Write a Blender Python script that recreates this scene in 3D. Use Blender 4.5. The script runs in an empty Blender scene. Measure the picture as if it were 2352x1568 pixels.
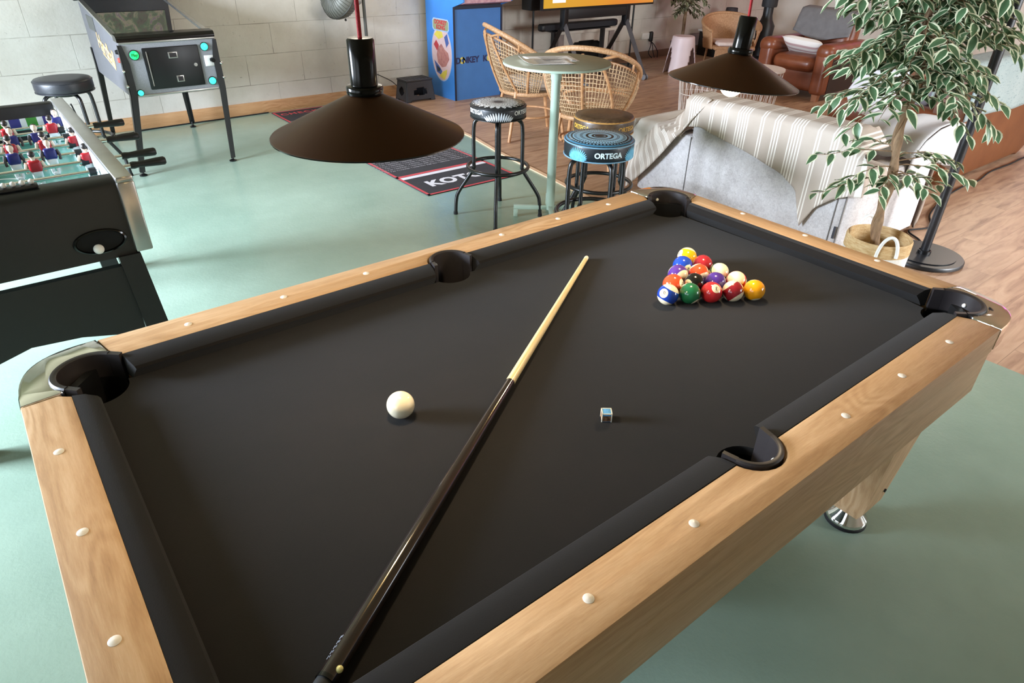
import bpy, bmesh, math, random
from mathutils import Vector, Matrix, Euler
random.seed(7)
PI = math.pi
SC = bpy.context.scene
COL = SC.collection
# ------------------------------------------------------------------ camera
RT = ((0.7894761, -0.61357168, 0.01603983), (-0.31271706, -0.42458153, -0.84966968), (0.52814347, 0.66577798, -0.52707131))
CAM = (-0.9429, -0.9775, 1.6118)
cam_d = bpy.data.cameras.new('camera'); cam = bpy.data.objects.new('camera', cam_d); COL.objects.link(cam)
r_, d_, f_ = RT
cam.matrix_world = Matrix(((r_[0], -d_[0], -f_[0], CAM[0]), (r_[1], -d_[1], -f_[1], CAM[1]), (r_[2], -d_[2], -f_[2], CAM[2]), (0, 0, 0, 1)))
cam_d.sensor_width = 36; cam_d.lens = 1521.056 / 2352 * 36; cam_d.clip_start = .02; cam_d.clip_end = 60
SC.camera = cam
# ------------------------------------------------------------------ light and exposure
SC.view_settings.view_transform = 'Standard'; SC.view_settings.look = 'None'
SC.view_settings.exposure = 0.4; SC.view_settings.gamma = 1.0; SC.view_settings.use_curve_mapping = False
try:
    SC.cycles.use_denoising = True; SC.cycles.max_bounces = 7; SC.cycles.diffuse_bounces = 4; SC.cycles.sample_clamp_indirect = 6; SC.cycles.caustics_reflective = False; SC.cycles.caustics_refractive = False
except Exception: pass
W = bpy.data.worlds.new('world'); SC.world = W; W.use_nodes = True
W.node_tree.nodes['Background'].inputs[0].default_value = (.55, .68, .9, 1); W.node_tree.nodes['Background'].inputs[1].default_value = 1.0
def area(name, loc, aim, sx, sy, power, col, spread=180):
    l = bpy.data.lights.new(name, 'AREA'); l.shape = 'RECTANGLE'; l.size = sx; l.size_y = sy; l.energy = power; l.color = col; l.spread = math.radians(spread)
    o = bpy.data.objects.new(name, l); COL.objects.link(o); o.location = loc
    o.rotation_euler = (Vector(aim) - Vector(loc)).to_track_quat('-Z', 'Y').to_euler()
    return o
DAY = (.80, .92, 1.10)
# daylight coming in through the windows of the left and the near wall
for k, y in enumerate((-1.3, .9, 3.3)): area('window_daylight', (-4.30, y, 1.62), (-3.3, y - .12, 1.22), 1.9, 1.5, (10, 22, 360)[k], DAY, (180, 180, 105)[k])
for k, x in enumerate((4.2, 7.2)): area('window_daylight', (x, -3.80, 1.62), (x, -2.8, .95), 1.9, 1.5, (150, 62)[k], (.90, .95, 1.0), (100, 150)[k])
# added fill lights under the ceiling, above the frame; no known lamps there
for k, (x, y, p) in enumerate(((2.6, 5.2, 18), (8.0, 1.4, 40))): area('fill_lamp_light', (x, y, 2.655), (x, y, 0), 1.4, .25, p, (1.0, .90, .76))

# ------------------------------------------------------------------ helpers
def lin(c):
    if isinstance(c, str):
        c = c.lstrip('#'); c = [int(c[i:i + 2], 16) / 255 for i in (0, 2, 4)]
        c = [x / 12.92 if x <= .04045 else ((x + .055) / 1.055) ** 2.4 for x in c]
    return (c[0], c[1], c[2], 1)
class NT:
    def __init__(s, name):
        s.m = bpy.data.materials.new(name); s.m.use_nodes = True; s.t = s.m.node_tree; s.b = s.t.nodes['Principled BSDF']; s.tc = None
    def n(s, typ, **kw):
        x = s.t.nodes.new(typ)
        for k, v in kw.items(): setattr(x, k, v)
        return x
    def l(s, a, b): s.t.links.new(a, b)
    def co(s, kind='Object', scale=None, rot=None, loc=None):
        if s.tc is None: s.tc = s.n('ShaderNodeTexCoord')
        o = s.tc.outputs[kind]
        if scale or rot or loc:
            mp = s.n('ShaderNodeMapping'); s.l(o, mp.inputs[0])
            if loc: mp.inputs[1].default_value = loc
            if rot: mp.inputs[2].default_value = rot
            if scale: mp.inputs[3].default_value = scale
            o = mp.outputs[0]
        return o
    def math(s, op, a, b=None, c=None):
        x = s.n('ShaderNodeMath', operation=op)
        for i, v in enumerate((a, b, c)):
            if v is None: continue
            if isinstance(v, (int, float)): x.inputs[i].default_value = v
            else: s.l(v, x.inputs[i])
        return x.outputs[0]
    def xyz(s, v):
        x = s.n('ShaderNodeSeparateXYZ'); s.l(v, x.inputs[0]); return x.outputs
    def noise(s, v, scale, detail=4, rough=.55, dist=0):
        x = s.n('ShaderNodeTexNoise'); s.l(v, x.inputs['Vector']); x.inputs['Scale'].default_value = scale; x.inputs['Detail'].default_value = detail
        x.inputs['Roughness'].default_value = rough; x.inputs['Distortion'].default_value = dist
        return x.outputs['Fac']
    def ramp(s, fac, stops, interp='LINEAR'):
        x = s.n('ShaderNodeValToRGB'); s.l(fac, x.inputs[0]); x.color_ramp.interpolation = interp
        e = x.color_ramp.elements
        while len(e) < len(stops): e.new(.5)
        for i, (p, c) in enumerate(stops): e[i].position = p; e[i].color = lin(c)
        return x.outputs[0]
    def mix(s, fac, a, b):
        x = s.n('ShaderNodeMix', data_type='RGBA')
        for k, v in ((0, fac), (6, a), (7, b)):
            if isinstance(v, (int, float)): x.inputs[k].default_value = v
            elif isinstance(v, (str, tuple)): x.inputs[k].default_value = lin(v)
            else: s.l(v, x.inputs[k])
        return x.outputs[2]
    def bump(s, h, strength=.3, dist=.01):
        x = s.n('ShaderNodeBump'); x.inputs['Strength'].default_value = strength; x.inputs['Distance'].default_value = dist
        s.l(h, x.inputs['Height']); s.l(x.outputs[0], s.b.inputs['Normal'])
    def col(s, c):
        if isinstance(c, (str, tuple)): s.b.inputs['Base Color'].default_value = lin(c)
        else: s.l(c, s.b.inputs['Base Color'])
    def set(s, rough=.5, metal=0, spec=.5, coat=0, trans=0, emit=None, es=0, sheen=0):
        i = s.b.inputs; i['Roughness'].default_value = rough; i['Metallic'].default_value = metal; i['Specular IOR Level'].default_value = spec
        i['Coat Weight'].default_value = coat; i['Coat Roughness'].default_value = .08; i['Transmission Weight'].default_value = trans; i['Sheen Weight'].default_value = sheen
        if emit: i['Emission Color'].default_value = lin(emit); i['Emission Strength'].default_value = es
        return s.m
MATS = {}
def M(name, c, rough=.5, metal=0, var=.08, vs=14, bump=0, bs=80, spec=.5, coat=0, stretch=None, c2=None, sheen=0, emit=None, es=0):
    """plain procedural material: colour with a little noise, optional bump"""
    if name in MATS: return MATS[name]
    t = NT(name)
    v = t.co('Object', scale=stretch) if stretch else t.co('Object')
    f = t.noise(v, vs)
    a = lin(c)
    if c2: lo, hi = a, lin(c2)
    else: lo = tuple(x * (1 - var) for x in a[:3]) + (1,); hi = tuple(min(1, x * (1 + var)) for x in a[:3]) + (1,)
    r = t.n('ShaderNodeValToRGB'); t.l(f, r.inputs[0]); e = r.color_ramp.elements
    e[0].position = .32; e[0].color = lo; e[1].position = .68; e[1].color = hi
    t.col(r.outputs[0])
    if bump: t.bump(t.noise(t.co('Object'), bs, 3), bump, .004)
    MATS[name] = t.set(rough, metal, spec, coat, emit=emit, es=es, sheen=sheen)
    return MATS[name]

class MB:
    def __init__(s, o=(0, 0, 0)):
        s.v = []; s.f = []; s.mi = []; s.uv = None; s.o = Vector(o); s.T = None
    def add(s, vs, fs, mi=0):
        b = len(s.v)
        for p in vs:
            p = Vector(p)
            if s.T is not None: p = s.T @ p
            s.v.append(p - s.o)
        for f in fs: s.f.append([b + i for i in f]); s.mi.append(mi)
        return s
    def bm(s, bm, mi=0):
        bm.verts.index_update()
        s.add([v.co.copy() for v in bm.verts], [[v.index for v in f.verts] for f in bm.faces], mi); bm.free(); return s
    def box(s, c, d, bev=0, rot=None, mi=0, seg=2):
        bm = bmesh.new(); bmesh.ops.create_cube(bm, size=1)
        for v in bm.verts: v.co = Vector((v.co.x * d[0], v.co.y * d[1], v.co.z * d[2]))
        if bev: bmesh.ops.bevel(bm, geom=bm.edges[:], offset=bev, segments=seg, affect='EDGES', profile=.5)
        m = Matrix.Translation(c) @ (Euler(rot).to_matrix().to_4x4() if rot else Matrix())
        bm.transform(m); return s.bm(bm, mi)
    def bb(s, x0, x1, y0, y1, z0, z1, bev=0, mi=0):
        return s.box(((x0 + x1) / 2, (y0 + y1) / 2, (z0 + z1) / 2), (x1 - x0, y1 - y0, z1 - z0), bev, None, mi)
    def prism(s, poly, z0, z1, bev=0, T=None, mi=0):
        """poly: 2-D outline, extruded along z; T maps to place"""
        bm = bmesh.new()
        lo = [bm.verts.new((p[0], p[1], z0)) for p in poly]; hi = [bm.verts.new((p[0], p[1], z1)) for p in poly]
        n = len(poly); bm.faces.new(lo[::-1]); bm.faces.new(hi)
        for i in range(n): bm.faces.new((lo[i], lo[(i + 1) % n], hi[(i + 1) % n], hi[i]))
        bmesh.ops.recalc_face_normals(bm, faces=bm.faces[:])
        if bev:
            es = [e for e in bm.edges if abs(e.verts[0].co.z - e.verts[1].co.z) < 1e-6 and e.verts[0].co.z > (z0 + z1) / 2]
            bmesh.ops.bevel(bm, geom=es, offset=bev, segments=2, affect='EDGES', profile=.5)
        if T: bm.transform(T)
        return s.bm(bm, mi)
    def tube(s, pts, r, n=8, closed=False, mi=0, caps=True):
        pts = [Vector(p) for p in pts]; k = len(pts)
        rr = r if isinstance(r, (list, tuple)) else [r] * k
        vs = []; fs = []; up = None
        for i, p in enumerate(pts):
            if closed: t = pts[(i + 1) % k] - pts[i - 1]
            else: t = pts[min(i + 1, k - 1)] - pts[max(i - 1, 0)]
            if t.length < 1e-9: t = Vector((0, 0, 1))
            t.normalize()
            if up is None: up = Vector((0, 0, 1)) if abs(t.z) < .9 else Vector((1, 0, 0))
            a = (up - t * up.dot(t))
            if a.length < 1e-5: a = t.orthogonal()
            a.normalize(); b = t.cross(a); up = a
            for j in range(n):
                w = 2 * PI * j / n; vs.append(p + (a * math.cos(w) + b * math.sin(w)) * rr[i])
        for i in range(k if closed else k - 1):
            i2 = (i + 1) % k
            for j in range(n): fs.append((i * n + j, i * n + (j + 1) % n, i2 * n + (j + 1) % n, i2 * n + j))
        if caps and not closed: fs.append(tuple(range(n))[::-1]); fs.append(tuple((k - 1) * n + j for j in range(n)))
        return s.add(vs, fs, mi)
    def cyl(s, p0, p1, r0, r1=None, n=20, mi=0): return s.tube([p0, p1], [r0, r0 if r1 is None else r1], n, mi=mi)
    def lathe(s, prof, c=(0, 0, 0), n=32, T=None, mi=0, a0=0, a1=2 * PI):
        vs = []; fs = []; full = abs(a1 - a0 - 2 * PI) < 1e-6; m = n if full else n + 1; k = len(prof)
        for j in range(m):
            w = a0 + (a1 - a0) * j / n
            for r, z in prof:
                p = Vector((max(r, 1e-5) * math.cos(w), max(r, 1e-5) * math.sin(w), z))
                p = (T @ p) if T else p + Vector(c); vs.append(p)
        for j in range(n):
            j2 = (j + 1) % m
            for i in range(k - 1): fs.append((j * k + i, j2 * k + i, j2 * k + i + 1, j * k + i + 1))
        return s.add(vs, fs, mi)
    def sphere(s, c, r, nu=24, nv=14, sc=(1, 1, 1), mi=0):
        vs = []; fs = []
        for i in range(nv + 1):
            a = PI * i / nv
            for j in range(nu):
                b = 2 * PI * j / nu
                vs.append((c[0] + r * sc[0] * math.sin(a) * math.cos(b), c[1] + r * sc[1] * math.sin(a) * math.sin(b), c[2] + r * sc[2] * math.cos(a)))
        for i in range(nv):
            for j in range(nu): fs.append((i * nu + j, (i + 1) * nu + j, (i + 1) * nu + (j + 1) % nu, i * nu + (j + 1) % nu))
        return s.add(vs, fs, mi)
    def soft(s, c, d, r, n=6, rot=None, puff=0, mi=0):
        """rounded box with corner radius r; puff swells the faces"""
        h = Vector(d) / 2; vs = []; fs = []; idx = {}
        def ticks(L, rad):
            t = [-L + rad * (1 - math.cos(PI / 2 * i / 4)) for i in range(4)]
            m_ = [-L + rad + (2 * L - 2 * rad) * i / n for i in range(n + 1)]
            return t + m_ + [-x for x in t[::-1]]
        rad = min(r, min(h) * .999)
        tk = [ticks(h[i], rad) for i in range(3)]
        R = Euler(rot).to_matrix() if rot else Matrix.Identity(3)
        def vert(p):
            key = tuple(round(x, 5) for x in p)
            if key in idx: return idx[key]
            q = Vector([max(-h[i] + rad, min(h[i] - rad, p[i])) for i in range(3)]); dd = Vector(p) - q
            o = q + dd.normalized() * rad if dd.length > 1e-9 else Vector(p)
            if puff:
                for a in range(3):
                    u, w = (a + 1) % 3, (a + 2) % 3
                    o[a] += puff * (p[a] / h[a]) * (1 - (p[u] / h[u]) ** 2) * (1 - (p[w] / h[w]) ** 2)
            idx[key] = len(vs); vs.append(R @ o + Vector(c)); return idx[key]
        for a in range(3):
            u, w = (a + 1) % 3, (a + 2) % 3
            for sg in (-1, 1):
                for i in range(len(tk[u]) - 1):
                    for j in range(len(tk[w]) - 1):
                        q = []
                        for (ii, jj) in ((i, j), (i + 1, j), (i + 1, j + 1), (i, j + 1)):
                            p = [0, 0, 0]; p[a] = sg * h[a]; p[u] = tk[u][ii]; p[w] = tk[w][jj]; q.append(vert(p))
                        if len(set(q)) == 4: fs.append(q if sg > 0 else q[::-1])
        return s.add(vs, fs, mi)
    def grid(s, fn, nu, nv, mi=0, uv=False):
        vs = [fn(i / nu, j / nv) for i in range(nu + 1) for j in range(nv + 1)]
        fs = [(i * (nv + 1) + j, (i + 1) * (nv + 1) + j, (i + 1) * (nv + 1) + j + 1, i * (nv + 1) + j + 1) for i in range(nu) for j in range(nv)]
        if uv: s.uv = (s.uv or []) + [(i / nu, j / nv) for i in range(nu + 1) for j in range(nv + 1)]
        return s.add(vs, fs, mi)
    def build(s, name, mat, parent=None, angle=40, solid=0):
        me = bpy.data.meshes.new(name); me.from_pydata([tuple(v) for v in s.v], [], s.f)
        for m_ in (mat if isinstance(mat, (list, tuple)) else [mat]): me.materials.append(m_)
        me.polygons.foreach_set('material_index', s.mi)
        me.polygons.foreach_set('use_smooth', [True] * len(s.f))
        bm = bmesh.new(); bm.from_mesh(me); bmesh.ops.recalc_face_normals(bm, faces=bm.faces[:]); bm.to_mesh(me); bm.free()
        if s.uv and len(s.uv) == len(s.v):
            ul = me.uv_layers.new(name='UVMap')
            for lp in me.loops: ul.data[lp.index].uv = s.uv[lp.vertex_index]
        me.set_sharp_from_angle(angle=math.radians(angle)); me.update()
        o = bpy.data.objects.new(name, me); COL.objects.link(o)
        if parent: o.parent = parent
        if solid:
            md = o.modifiers.new('thickness', 'SOLIDIFY'); md.thickness = solid; md.offset = 0
        return o
def tag(o, label, cat, group=None, kind=None):
    o['label'] = label; o['category'] = cat
    if group: o['group'] = group
    if kind: o['kind'] = kind
    return o
def thing(name, label, cat, loc=(0, 0, 0), rz=0, group=None):
    o = bpy.data.objects.new(name, None); o.empty_display_size = .1; COL.objects.link(o); o.location = loc; o.rotation_euler = (0, 0, rz)
    return tag(o, label, cat, group)
def struct(o): o['kind'] = 'structure'; return o
def dup(o, parent=None):
    c = o.copy(); COL.objects.link(c)
    if parent: c.parent = parent
    for ch in list(o.children): dup(ch, c)
    return c
def text_geo(txt, size=1, align='CENTER', space=1.0, extrude=0, bold=0, shear=0, line=1.0):
    cu = bpy.data.curves.new('tmp', 'FONT'); cu.body = txt; cu.size = size; cu.align_x = align; cu.align_y = 'CENTER'; cu.space_character = space
    cu.extrude = extrude; cu.offset = bold; cu.shear = shear; cu.space_line = line; cu.resolution_u = 3
    o = bpy.data.objects.new('tmp', cu); COL.objects.link(o)
    me = bpy.data.meshes.new_from_object(o.evaluated_get(bpy.context.evaluated_depsgraph_get()))
    vs = [v.co.copy() for v in me.vertices]; fs = [list(p.vertices) for p in me.polygons]
    bpy.data.objects.remove(o); bpy.data.curves.remove(cu); bpy.data.meshes.remove(me)
    return vs, fs
def text_mb(mb, txt, fn, mi=0, **kw):
    vs, fs = text_geo(txt, **kw); return mb.add([fn(v) for v in vs], fs, mi)
def plane_fn(o, u, v, n=None, lift=.001):
    o, u, v = Vector(o), Vector(u), Vector(v); n = u.cross(v).normalized()
    return lambda p: o + u * p.x + v * p.y + n * (lift + p.z)
def arc(c, r, a0, a1, n=10):
    return [(c[0] + r * math.cos(math.radians(a0 + (a1 - a0) * i / n)), c[1] + r * math.sin(math.radians(a0 + (a1 - a0) * i / n))) for i in range(n + 1)]
def bez(p, n=12):
    """smooth path through points (Catmull-Rom)"""
    p = [Vector(x) for x in p]; out = []
    for i in range(len(p) - 1):
        a, b, c, d = p[max(i - 1, 0)], p[i], p[i + 1], p[min(i + 2, len(p) - 1)]
        for k in range(n):
            t = k / n
            out.append(.5 * ((2 * b) + (c - a) * t + (2 * a - 5 * b + 4 * c - d) * t * t + (3 * b - a - 3 * c + d) * t ** 3))
    return out + [p[-1]]

# ------------------------------------------------------------------ shared materials
def wood_mat(name, stops, axis=0, scale=(1.2, 14, 14), rough=.45, ring=.35, nscale=2.6):
    t = NT(name); sc = list(scale)
    if axis == 1: sc = [scale[1], scale[0], scale[2]]
    if axis == 2: sc = [scale[1], scale[2], scale[0]]
    v = t.co('Object', scale=tuple(sc))
    a = t.noise(v, nscale, 6, .6, .6)
    fine = t.noise(t.co('Object', scale=tuple(x * 4 for x in sc)), 6, 3, .7)
    big = t.noise(t.co('Object', scale=tuple(x * (.9 if x == min(sc) else .38) for x in sc)), 1.5, 2, .5, .3)
    cont = t.math('MULTIPLY', t.math('ADD', t.math('SINE', t.math('MULTIPLY', big, 95)), 1), .5)
    patch = t.ramp(t.noise(t.co('Object'), 1.7, 2), [(.44, '#000000'), (.6, '#ffffff')])
    f = t.math('ADD', t.math('MULTIPLY', a, .55), t.math('MULTIPLY', fine, .30))
    f = t.math('ADD', f, t.math('MULTIPLY', t.math('MULTIPLY', cont, patch), ring * .5))
    f = t.math('ADD', f, t.math('MULTIPLY', t.math('SUBTRACT', 1, patch), ring * .22))
    t.col(t.ramp(f, stops)); t.bump(fine, .08, .002)
    MATS[name] = t.set(rough); return t.m
OAK = [(.30, '#a67f5a'), (.45, '#bd956c'), (.58, '#caa47c'), (.75, '#d6b48f')]
wood_x = wood_mat('oak_along', OAK, 0); wood_y = wood_mat('oak_across', OAK, 1); wood_z = wood_mat('oak_upright', OAK, 2)
chrome = M('chrome', '#e6e4e0', .07, 1, var=.02)
black_metal = M('black_metal', '#0b0b0c', .35, 0, spec=.6)
black_plastic = M('black_plastic', '#0d0d0e', .45)
black_gloss = M('black_gloss', '#050505', .12, spec=.6)
dark_grey = M('dark_grey', '#2a2a2c', .5)
white_plastic = M('white_plastic', '#e8e6e0', .35)
white_cord = M('white_cord', '#e9e6df', .7, bump=.3, bs=300)
paper = M('paper', '#efe9e6', .7, var=.03)
ink = M('ink', '#55504e', .7)
rubber = M('rubber', '#0a0a0b', .75)
# ================================================================== ROOM
XL, XR, YN, YB, YB2, ZC = -4.5, 10.3, -4.0, 6.02, 6.30, 2.7
def wall_block_mat():
    t = NT('painted_block'); v = t.co('Object')
    o = t.xyz(v); c = t.n('ShaderNodeCombineXYZ')
    t.l(t.math('ADD', o[0], o[1]), c.inputs[0]); t.l(o[2], c.inputs[1])
    br = t.n('ShaderNodeTexBrick'); t.l(c.outputs[0], br.inputs['Vector'])
    br.inputs['Scale'].default_value = 1; br.inputs['Brick Width'].default_value = .56; br.inputs['Row Height'].default_value = .272; br.inputs['Mortar Size'].default_value = .0035
    br.inputs['Mortar Smooth'].default_value = .4; br.inputs['Color1'].default_value = (1, 1, 1, 1); br.inputs['Color2'].default_value = (1, 1, 1, 1); br.inputs['Mortar'].default_value = (0, 0, 0, 1)
    gaps = t.ramp(t.noise(v, 2.3, 4, .7), [(.42, '#ffffff'), (.62, '#000000')])
    base = t.ramp(t.noise(v, 2.2, 6, .65), [(.3, '#c3bbae'), (.5, '#cec7bb'), (.7, '#d6d0c5')])
    stain = t.ramp(t.noise(v, 26, 3, .7), [(.66, '#ffffff'), (.76, '#8d8375')])
    b2 = t.n('ShaderNodeMix', data_type='RGBA', blend_type='MULTIPLY'); b2.inputs[0].default_value = .55; t.l(base, b2.inputs[6]); t.l(stain, b2.inputs[7])
    m = t.math('MAXIMUM', t.math('MULTIPLY', t.math('SUBTRACT', 1, br.outputs['Color']), .8), 0)
    m = t.math('MULTIPLY', m, t.math('SUBTRACT', 1, t.math('MULTIPLY', gaps, .8)))
    t.col(t.mix(m, b2.outputs[2], '#7d7467'))
    h = t.math('ADD', t.math('MULTIPLY', br.outputs['Color'], .6), t.math('MULTIPLY', t.noise(v, 38, 5, .7), .5))
    t.bump(h, .55, .006); return t.set(.8)
m_wall = wall_block_mat()
m_plaster = M('plaster', '#cfc6b8', .85, var=.05, vs=3, bump=.2, bs=60)
m_ceil = M('ceiling_white', '#c4b498', .9, var=.03)
def green_floor():
    t = NT('green_floor_paint'); v = t.co('Object')
    t.col(t.ramp(t.noise(v, 1.6, 6, .6), [(.3, '#859b8a'), (.5, '#8da291'), (.7, '#95aa99')]))
    spots = t.noise(v, 70, 3, .7)
    t.bump(t.math('ADD', t.noise(v, 30, 4, .6), spots), .16, .004)
    t.l(t.ramp(t.noise(v, 5, 4), [(.3, '#6a6a6a'), (.7, '#8a8a8a')]), t.b.inputs['Roughness'])
    t.set(.5, spec=.5); return t.m
m_green = green_floor()
def plank_mat():
    t = NT('oak_planks'); v = t.co('Object')
    br = t.n('ShaderNodeTexBrick'); t.l(v, br.inputs['Vector']); br.offset = .37
    br.inputs['Scale'].default_value = 1; br.inputs['Brick Width'].default_value = 1.25; br.inputs['Row Height'].default_value = .19; br.inputs['Mortar Size'].default_value = .0012
    br.inputs['Color1'].default_value = (.2, .2, .2, 1); br.inputs['Color2'].default_value = (.8, .8, .8, 1); br.inputs['Mortar'].default_value = (.1, .1, .1, 1); br.inputs['Bias'].default_value = 0
    off = t.n('ShaderNodeVectorMath', operation='ADD'); sc = t.co('Object', scale=(1.1, 7, 1))
    t.l(sc, off.inputs[0]); mu = t.n('ShaderNodeVectorMath', operation='SCALE'); t.l(br.outputs['Color'], mu.inputs[0]); mu.inputs['Scale'].default_value = 9; t.l(mu.outputs[0], off.inputs[1])
    g = t.noise(off.outputs[0], 2.4, 4, .55, 1.0)
    c = t.ramp(g, [(.28, '#86634d'), (.42, '#a8846a'), (.55, '#b99578'), (.75, '#c6a488')])
    tone = t.n('ShaderNodeMix', data_type='RGBA', blend_type='MULTIPLY'); tone.inputs[0].default_value = .22; t.l(c, tone.inputs[6]); t.l(br.outputs['Color'], tone.inputs[7])
    t.col(t.mix(t.math('MULTIPLY', br.outputs['Fac'], .6), tone.outputs[2], '#6a4f3b')); t.bump(g, .05, .002)
    return t.set(.42)
m_plank = plank_mat()
bx = [(2.72, YB + .2), (2.555, 4.07), (2.458, 3.54), (2.353, 2.64), (2.29, 2.22), (2.30, -.4), (2.33, YN)]
struct(MB().prism([(XL, YN), (2.33, YN)] + bx[::-1][1:] + [(XL, YB + .2)], -.05, 0).build('floor', m_green))
struct(MB().prism([(XR, YN), (XR, YB2 + .1)] + [(2.72, YB2 + .1)] + bx, -.05, 0).build('floor', m_plank))
mb = MB(); w = .035
for a, b in zip(bx[:4], bx[1:5]):
    a, b = Vector((*a, 0)), Vector((*b, 0)); n = Vector((-(b - a).y, (b - a).x, 0)).normalized() * w / 2
    mb.add([a - n, b - n, b + n, a + n, a - n + Vector((0, 0, .008)), b - n + Vector((0, 0, .008)), b + n + Vector((0, 0, .008)), a + n + Vector((0, 0, .008))], [(0, 1, 5, 4), (1, 2, 6, 5), (2, 3, 7, 6), (3, 0, 4, 7), (4, 5, 6, 7)])
m_trim = M('pale_threshold', '#d9b593', .5, stretch=(3, 3, 3))
struct(mb.build('trim_1', m_trim))
XS = 3.95
struct(MB().bb(XL, XS, YB, YB + .12, 0, ZC).build('wall_back', m_wall))
struct(MB().bb(XS, XR, YB2, YB2 + .12, 0, ZC).build('wall_back', m_wall))
struct(MB().bb(XR, XR + .12, YN, YB2 + .12, 0, ZC).build('wall_right', m_plaster))
def wall_with_windows(name, axis, pos, a0, a1, wins, th):
    """wins: centres along the wall; 1.9 x 1.5 openings, sill .87"""
    mb = MB(); z0, z1 = .87, 2.37; cur = a0
    def seg(u0, u1, za, zb):
        if axis == 'x': mb.bb(pos - th, pos, u0, u1, za, zb)
        else: mb.bb(u0, u1, pos - th, pos, za, zb)
    for w_ in wins:
        seg(cur, w_ - .95, 0, ZC); seg(w_ - .95, w_ + .95, 0, z0); seg(w_ - .95, w_ + .95, z1, ZC); cur = w_ + .95
    seg(cur, a1, 0, ZC); return struct(mb.build(name, m_plaster))
wall_with_windows('wall_left', 'x', XL, YN, YB + .12, (-1.3, .9, 3.3), .12)
wall_with_windows('wall_near', 'y', YN, XL, XR, (4.2, 7.2), .12)
m_glow = M('sky_glass', '#cfe4f2', .3, emit='#dcecf7', es=1.1)
wi = 0
for axis, pos, cs in (('x', XL, (-1.3, .9, 3.3)), ('y', YN, (4.2, 7.2))):
    for c in cs:
        wi += 1; fr = MB(); pn = MB()
        for u in (-.93, 0, .93):
            if axis == 'x': fr.box((pos - .05, c + u, 1.62), (.06, .05, 1.5))
            else: fr.box((c + u, pos - .05, 1.62), (.05, .06, 1.5))
        for z in (.89, 2.35):
            if axis == 'x': fr.box((pos - .05, c, z), (.07, 1.9, .05))
            else: fr.box((c, pos - .05, z), (1.9, .07, .05))
        if axis == 'x': pn.box((pos - .07, c, 1.62), (.006, 1.86, 1.46))
        else: pn.box((c, pos - .07, 1.62), (1.86, .006, 1.46))
        f = struct(fr.build('window_%d' % wi, white_plastic)); pn.build('window_pane', m_glow, f)
struct(MB().bb(XL - .1, XR + .12, YN - .1, YB2 + .12, ZC, ZC + .1).build('ceiling', m_ceil))
m_base = wood_mat('baseboard_wood', [(.3, '#b07f52'), (.5, '#c39467'), (.7, '#cfa377')], 0, rough=.5)
m_base2 = M('baseboard_dark', '#7d634d', .5, stretch=(1, 9, 9))
struct(MB().bb(XL, XS, YB - .014, YB, 0, .115, .003).build('baseboard_back', m_base))
struct(MB().bb(XS, XR, YB2 - .014, YB2, 0, .10, .003).build('baseboard_back', m_base2))
struct(MB().bb(XR - .014, XR, YN, YB2 - .014, 0, .10, .003).build('baseboard_right', m_base2))
# made-up strip fixtures for the added fill lights, out of the frame
m_tube = M('fill_lamp_glow', '#ffffff', .4, emit='#ffedd0', es=2)
for k, (x, y, wd) in enumerate(((2.6, 5.2, 'over the arcade cabinet'), (8.0, 1.4, 'near the right wall'))):
    t = thing('fill_lamp', 'added white fill lamp on the ceiling ' + wd, 'ceiling lamp', (x, y, ZC - .03), 0, 'added fill lamps')
    MB().box((0, 0, .012), (1.46, .3, .03), .004).build('housing', white_plastic, t); MB().box((0, 0, -.006), (1.4, .24, .01)).build('diffuser', m_tube, t)

NEON = thing('neon_tube', 'magenta neon tube along the top of the right wall', 'neon tube', (XR - .06, 1.2, 2.45))
MB().tube([(0, -4.6, 0), (0, 4.6, 0)], .022, 10).build('glow_tube', M('magenta_glow', '#ff4fe0', .4, emit='#ff3fdc', es=5), NEON)
for y in (-4.4, 0, 4.4): MB().box((.03, y, 0), (.06, .03, .03)).build('clip', white_plastic, NEON)

# ================================================================== POOL TABLE
PT = thing('pool_table', 'oak-look pool table with black cloth and chrome corner caps in the foreground', 'pool table', (0, 0, 0))
ZR, ZN, ZB = .80, .788, .752
def cloth(name, c1, c2, sc=420):
    t = NT(name); v = t.co('Object')
    f = t.math('ADD', t.math('MULTIPLY', t.noise(v, 5, 5, .7), .7), t.math('MULTIPLY', t.noise(v, sc, 2), .3))
    t.col(t.ramp(f, [(.35, c1), (.65, c2)])); t.bump(t.noise(v, sc, 2), .25, .001)
    return t.set(.9, spec=.2, sheen=.1)
m_cloth = cloth('black_cloth', '#110f0e', '#171413')
PC = [(sx * .928, sy * .487) for sx, sy in ((-1, -1), (1, -1), (1, 1), (-1, 1))]; PS = [(.003, -.507), (.003, .507)]
# bed with pocket notches
out = []
def notch(c, r, a0, a1): out.extend(arc(c, r, a0, a1, 10))
notch(PC[0], .064, 95, -5); out.append((-.06, -.49)); notch((PS[0][0], -.515), .06, 155, 25); out.append((.07, -.49))
notch(PC[1], .064, 185, 85); out.append((.955, -.3)); notch(PC[2], .064, 275, 175)
out.append((.07, .49)); notch((PS[1][0], .515), .06, -25, -155); out.append((-.06, .49)); notch(PC[3], .064, 5, -95); out.append((-.955, .3)); out.append((-.955, -.3))
MB().prism(out, ZB - .02, ZB).build('bed', m_cloth, PT)
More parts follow.
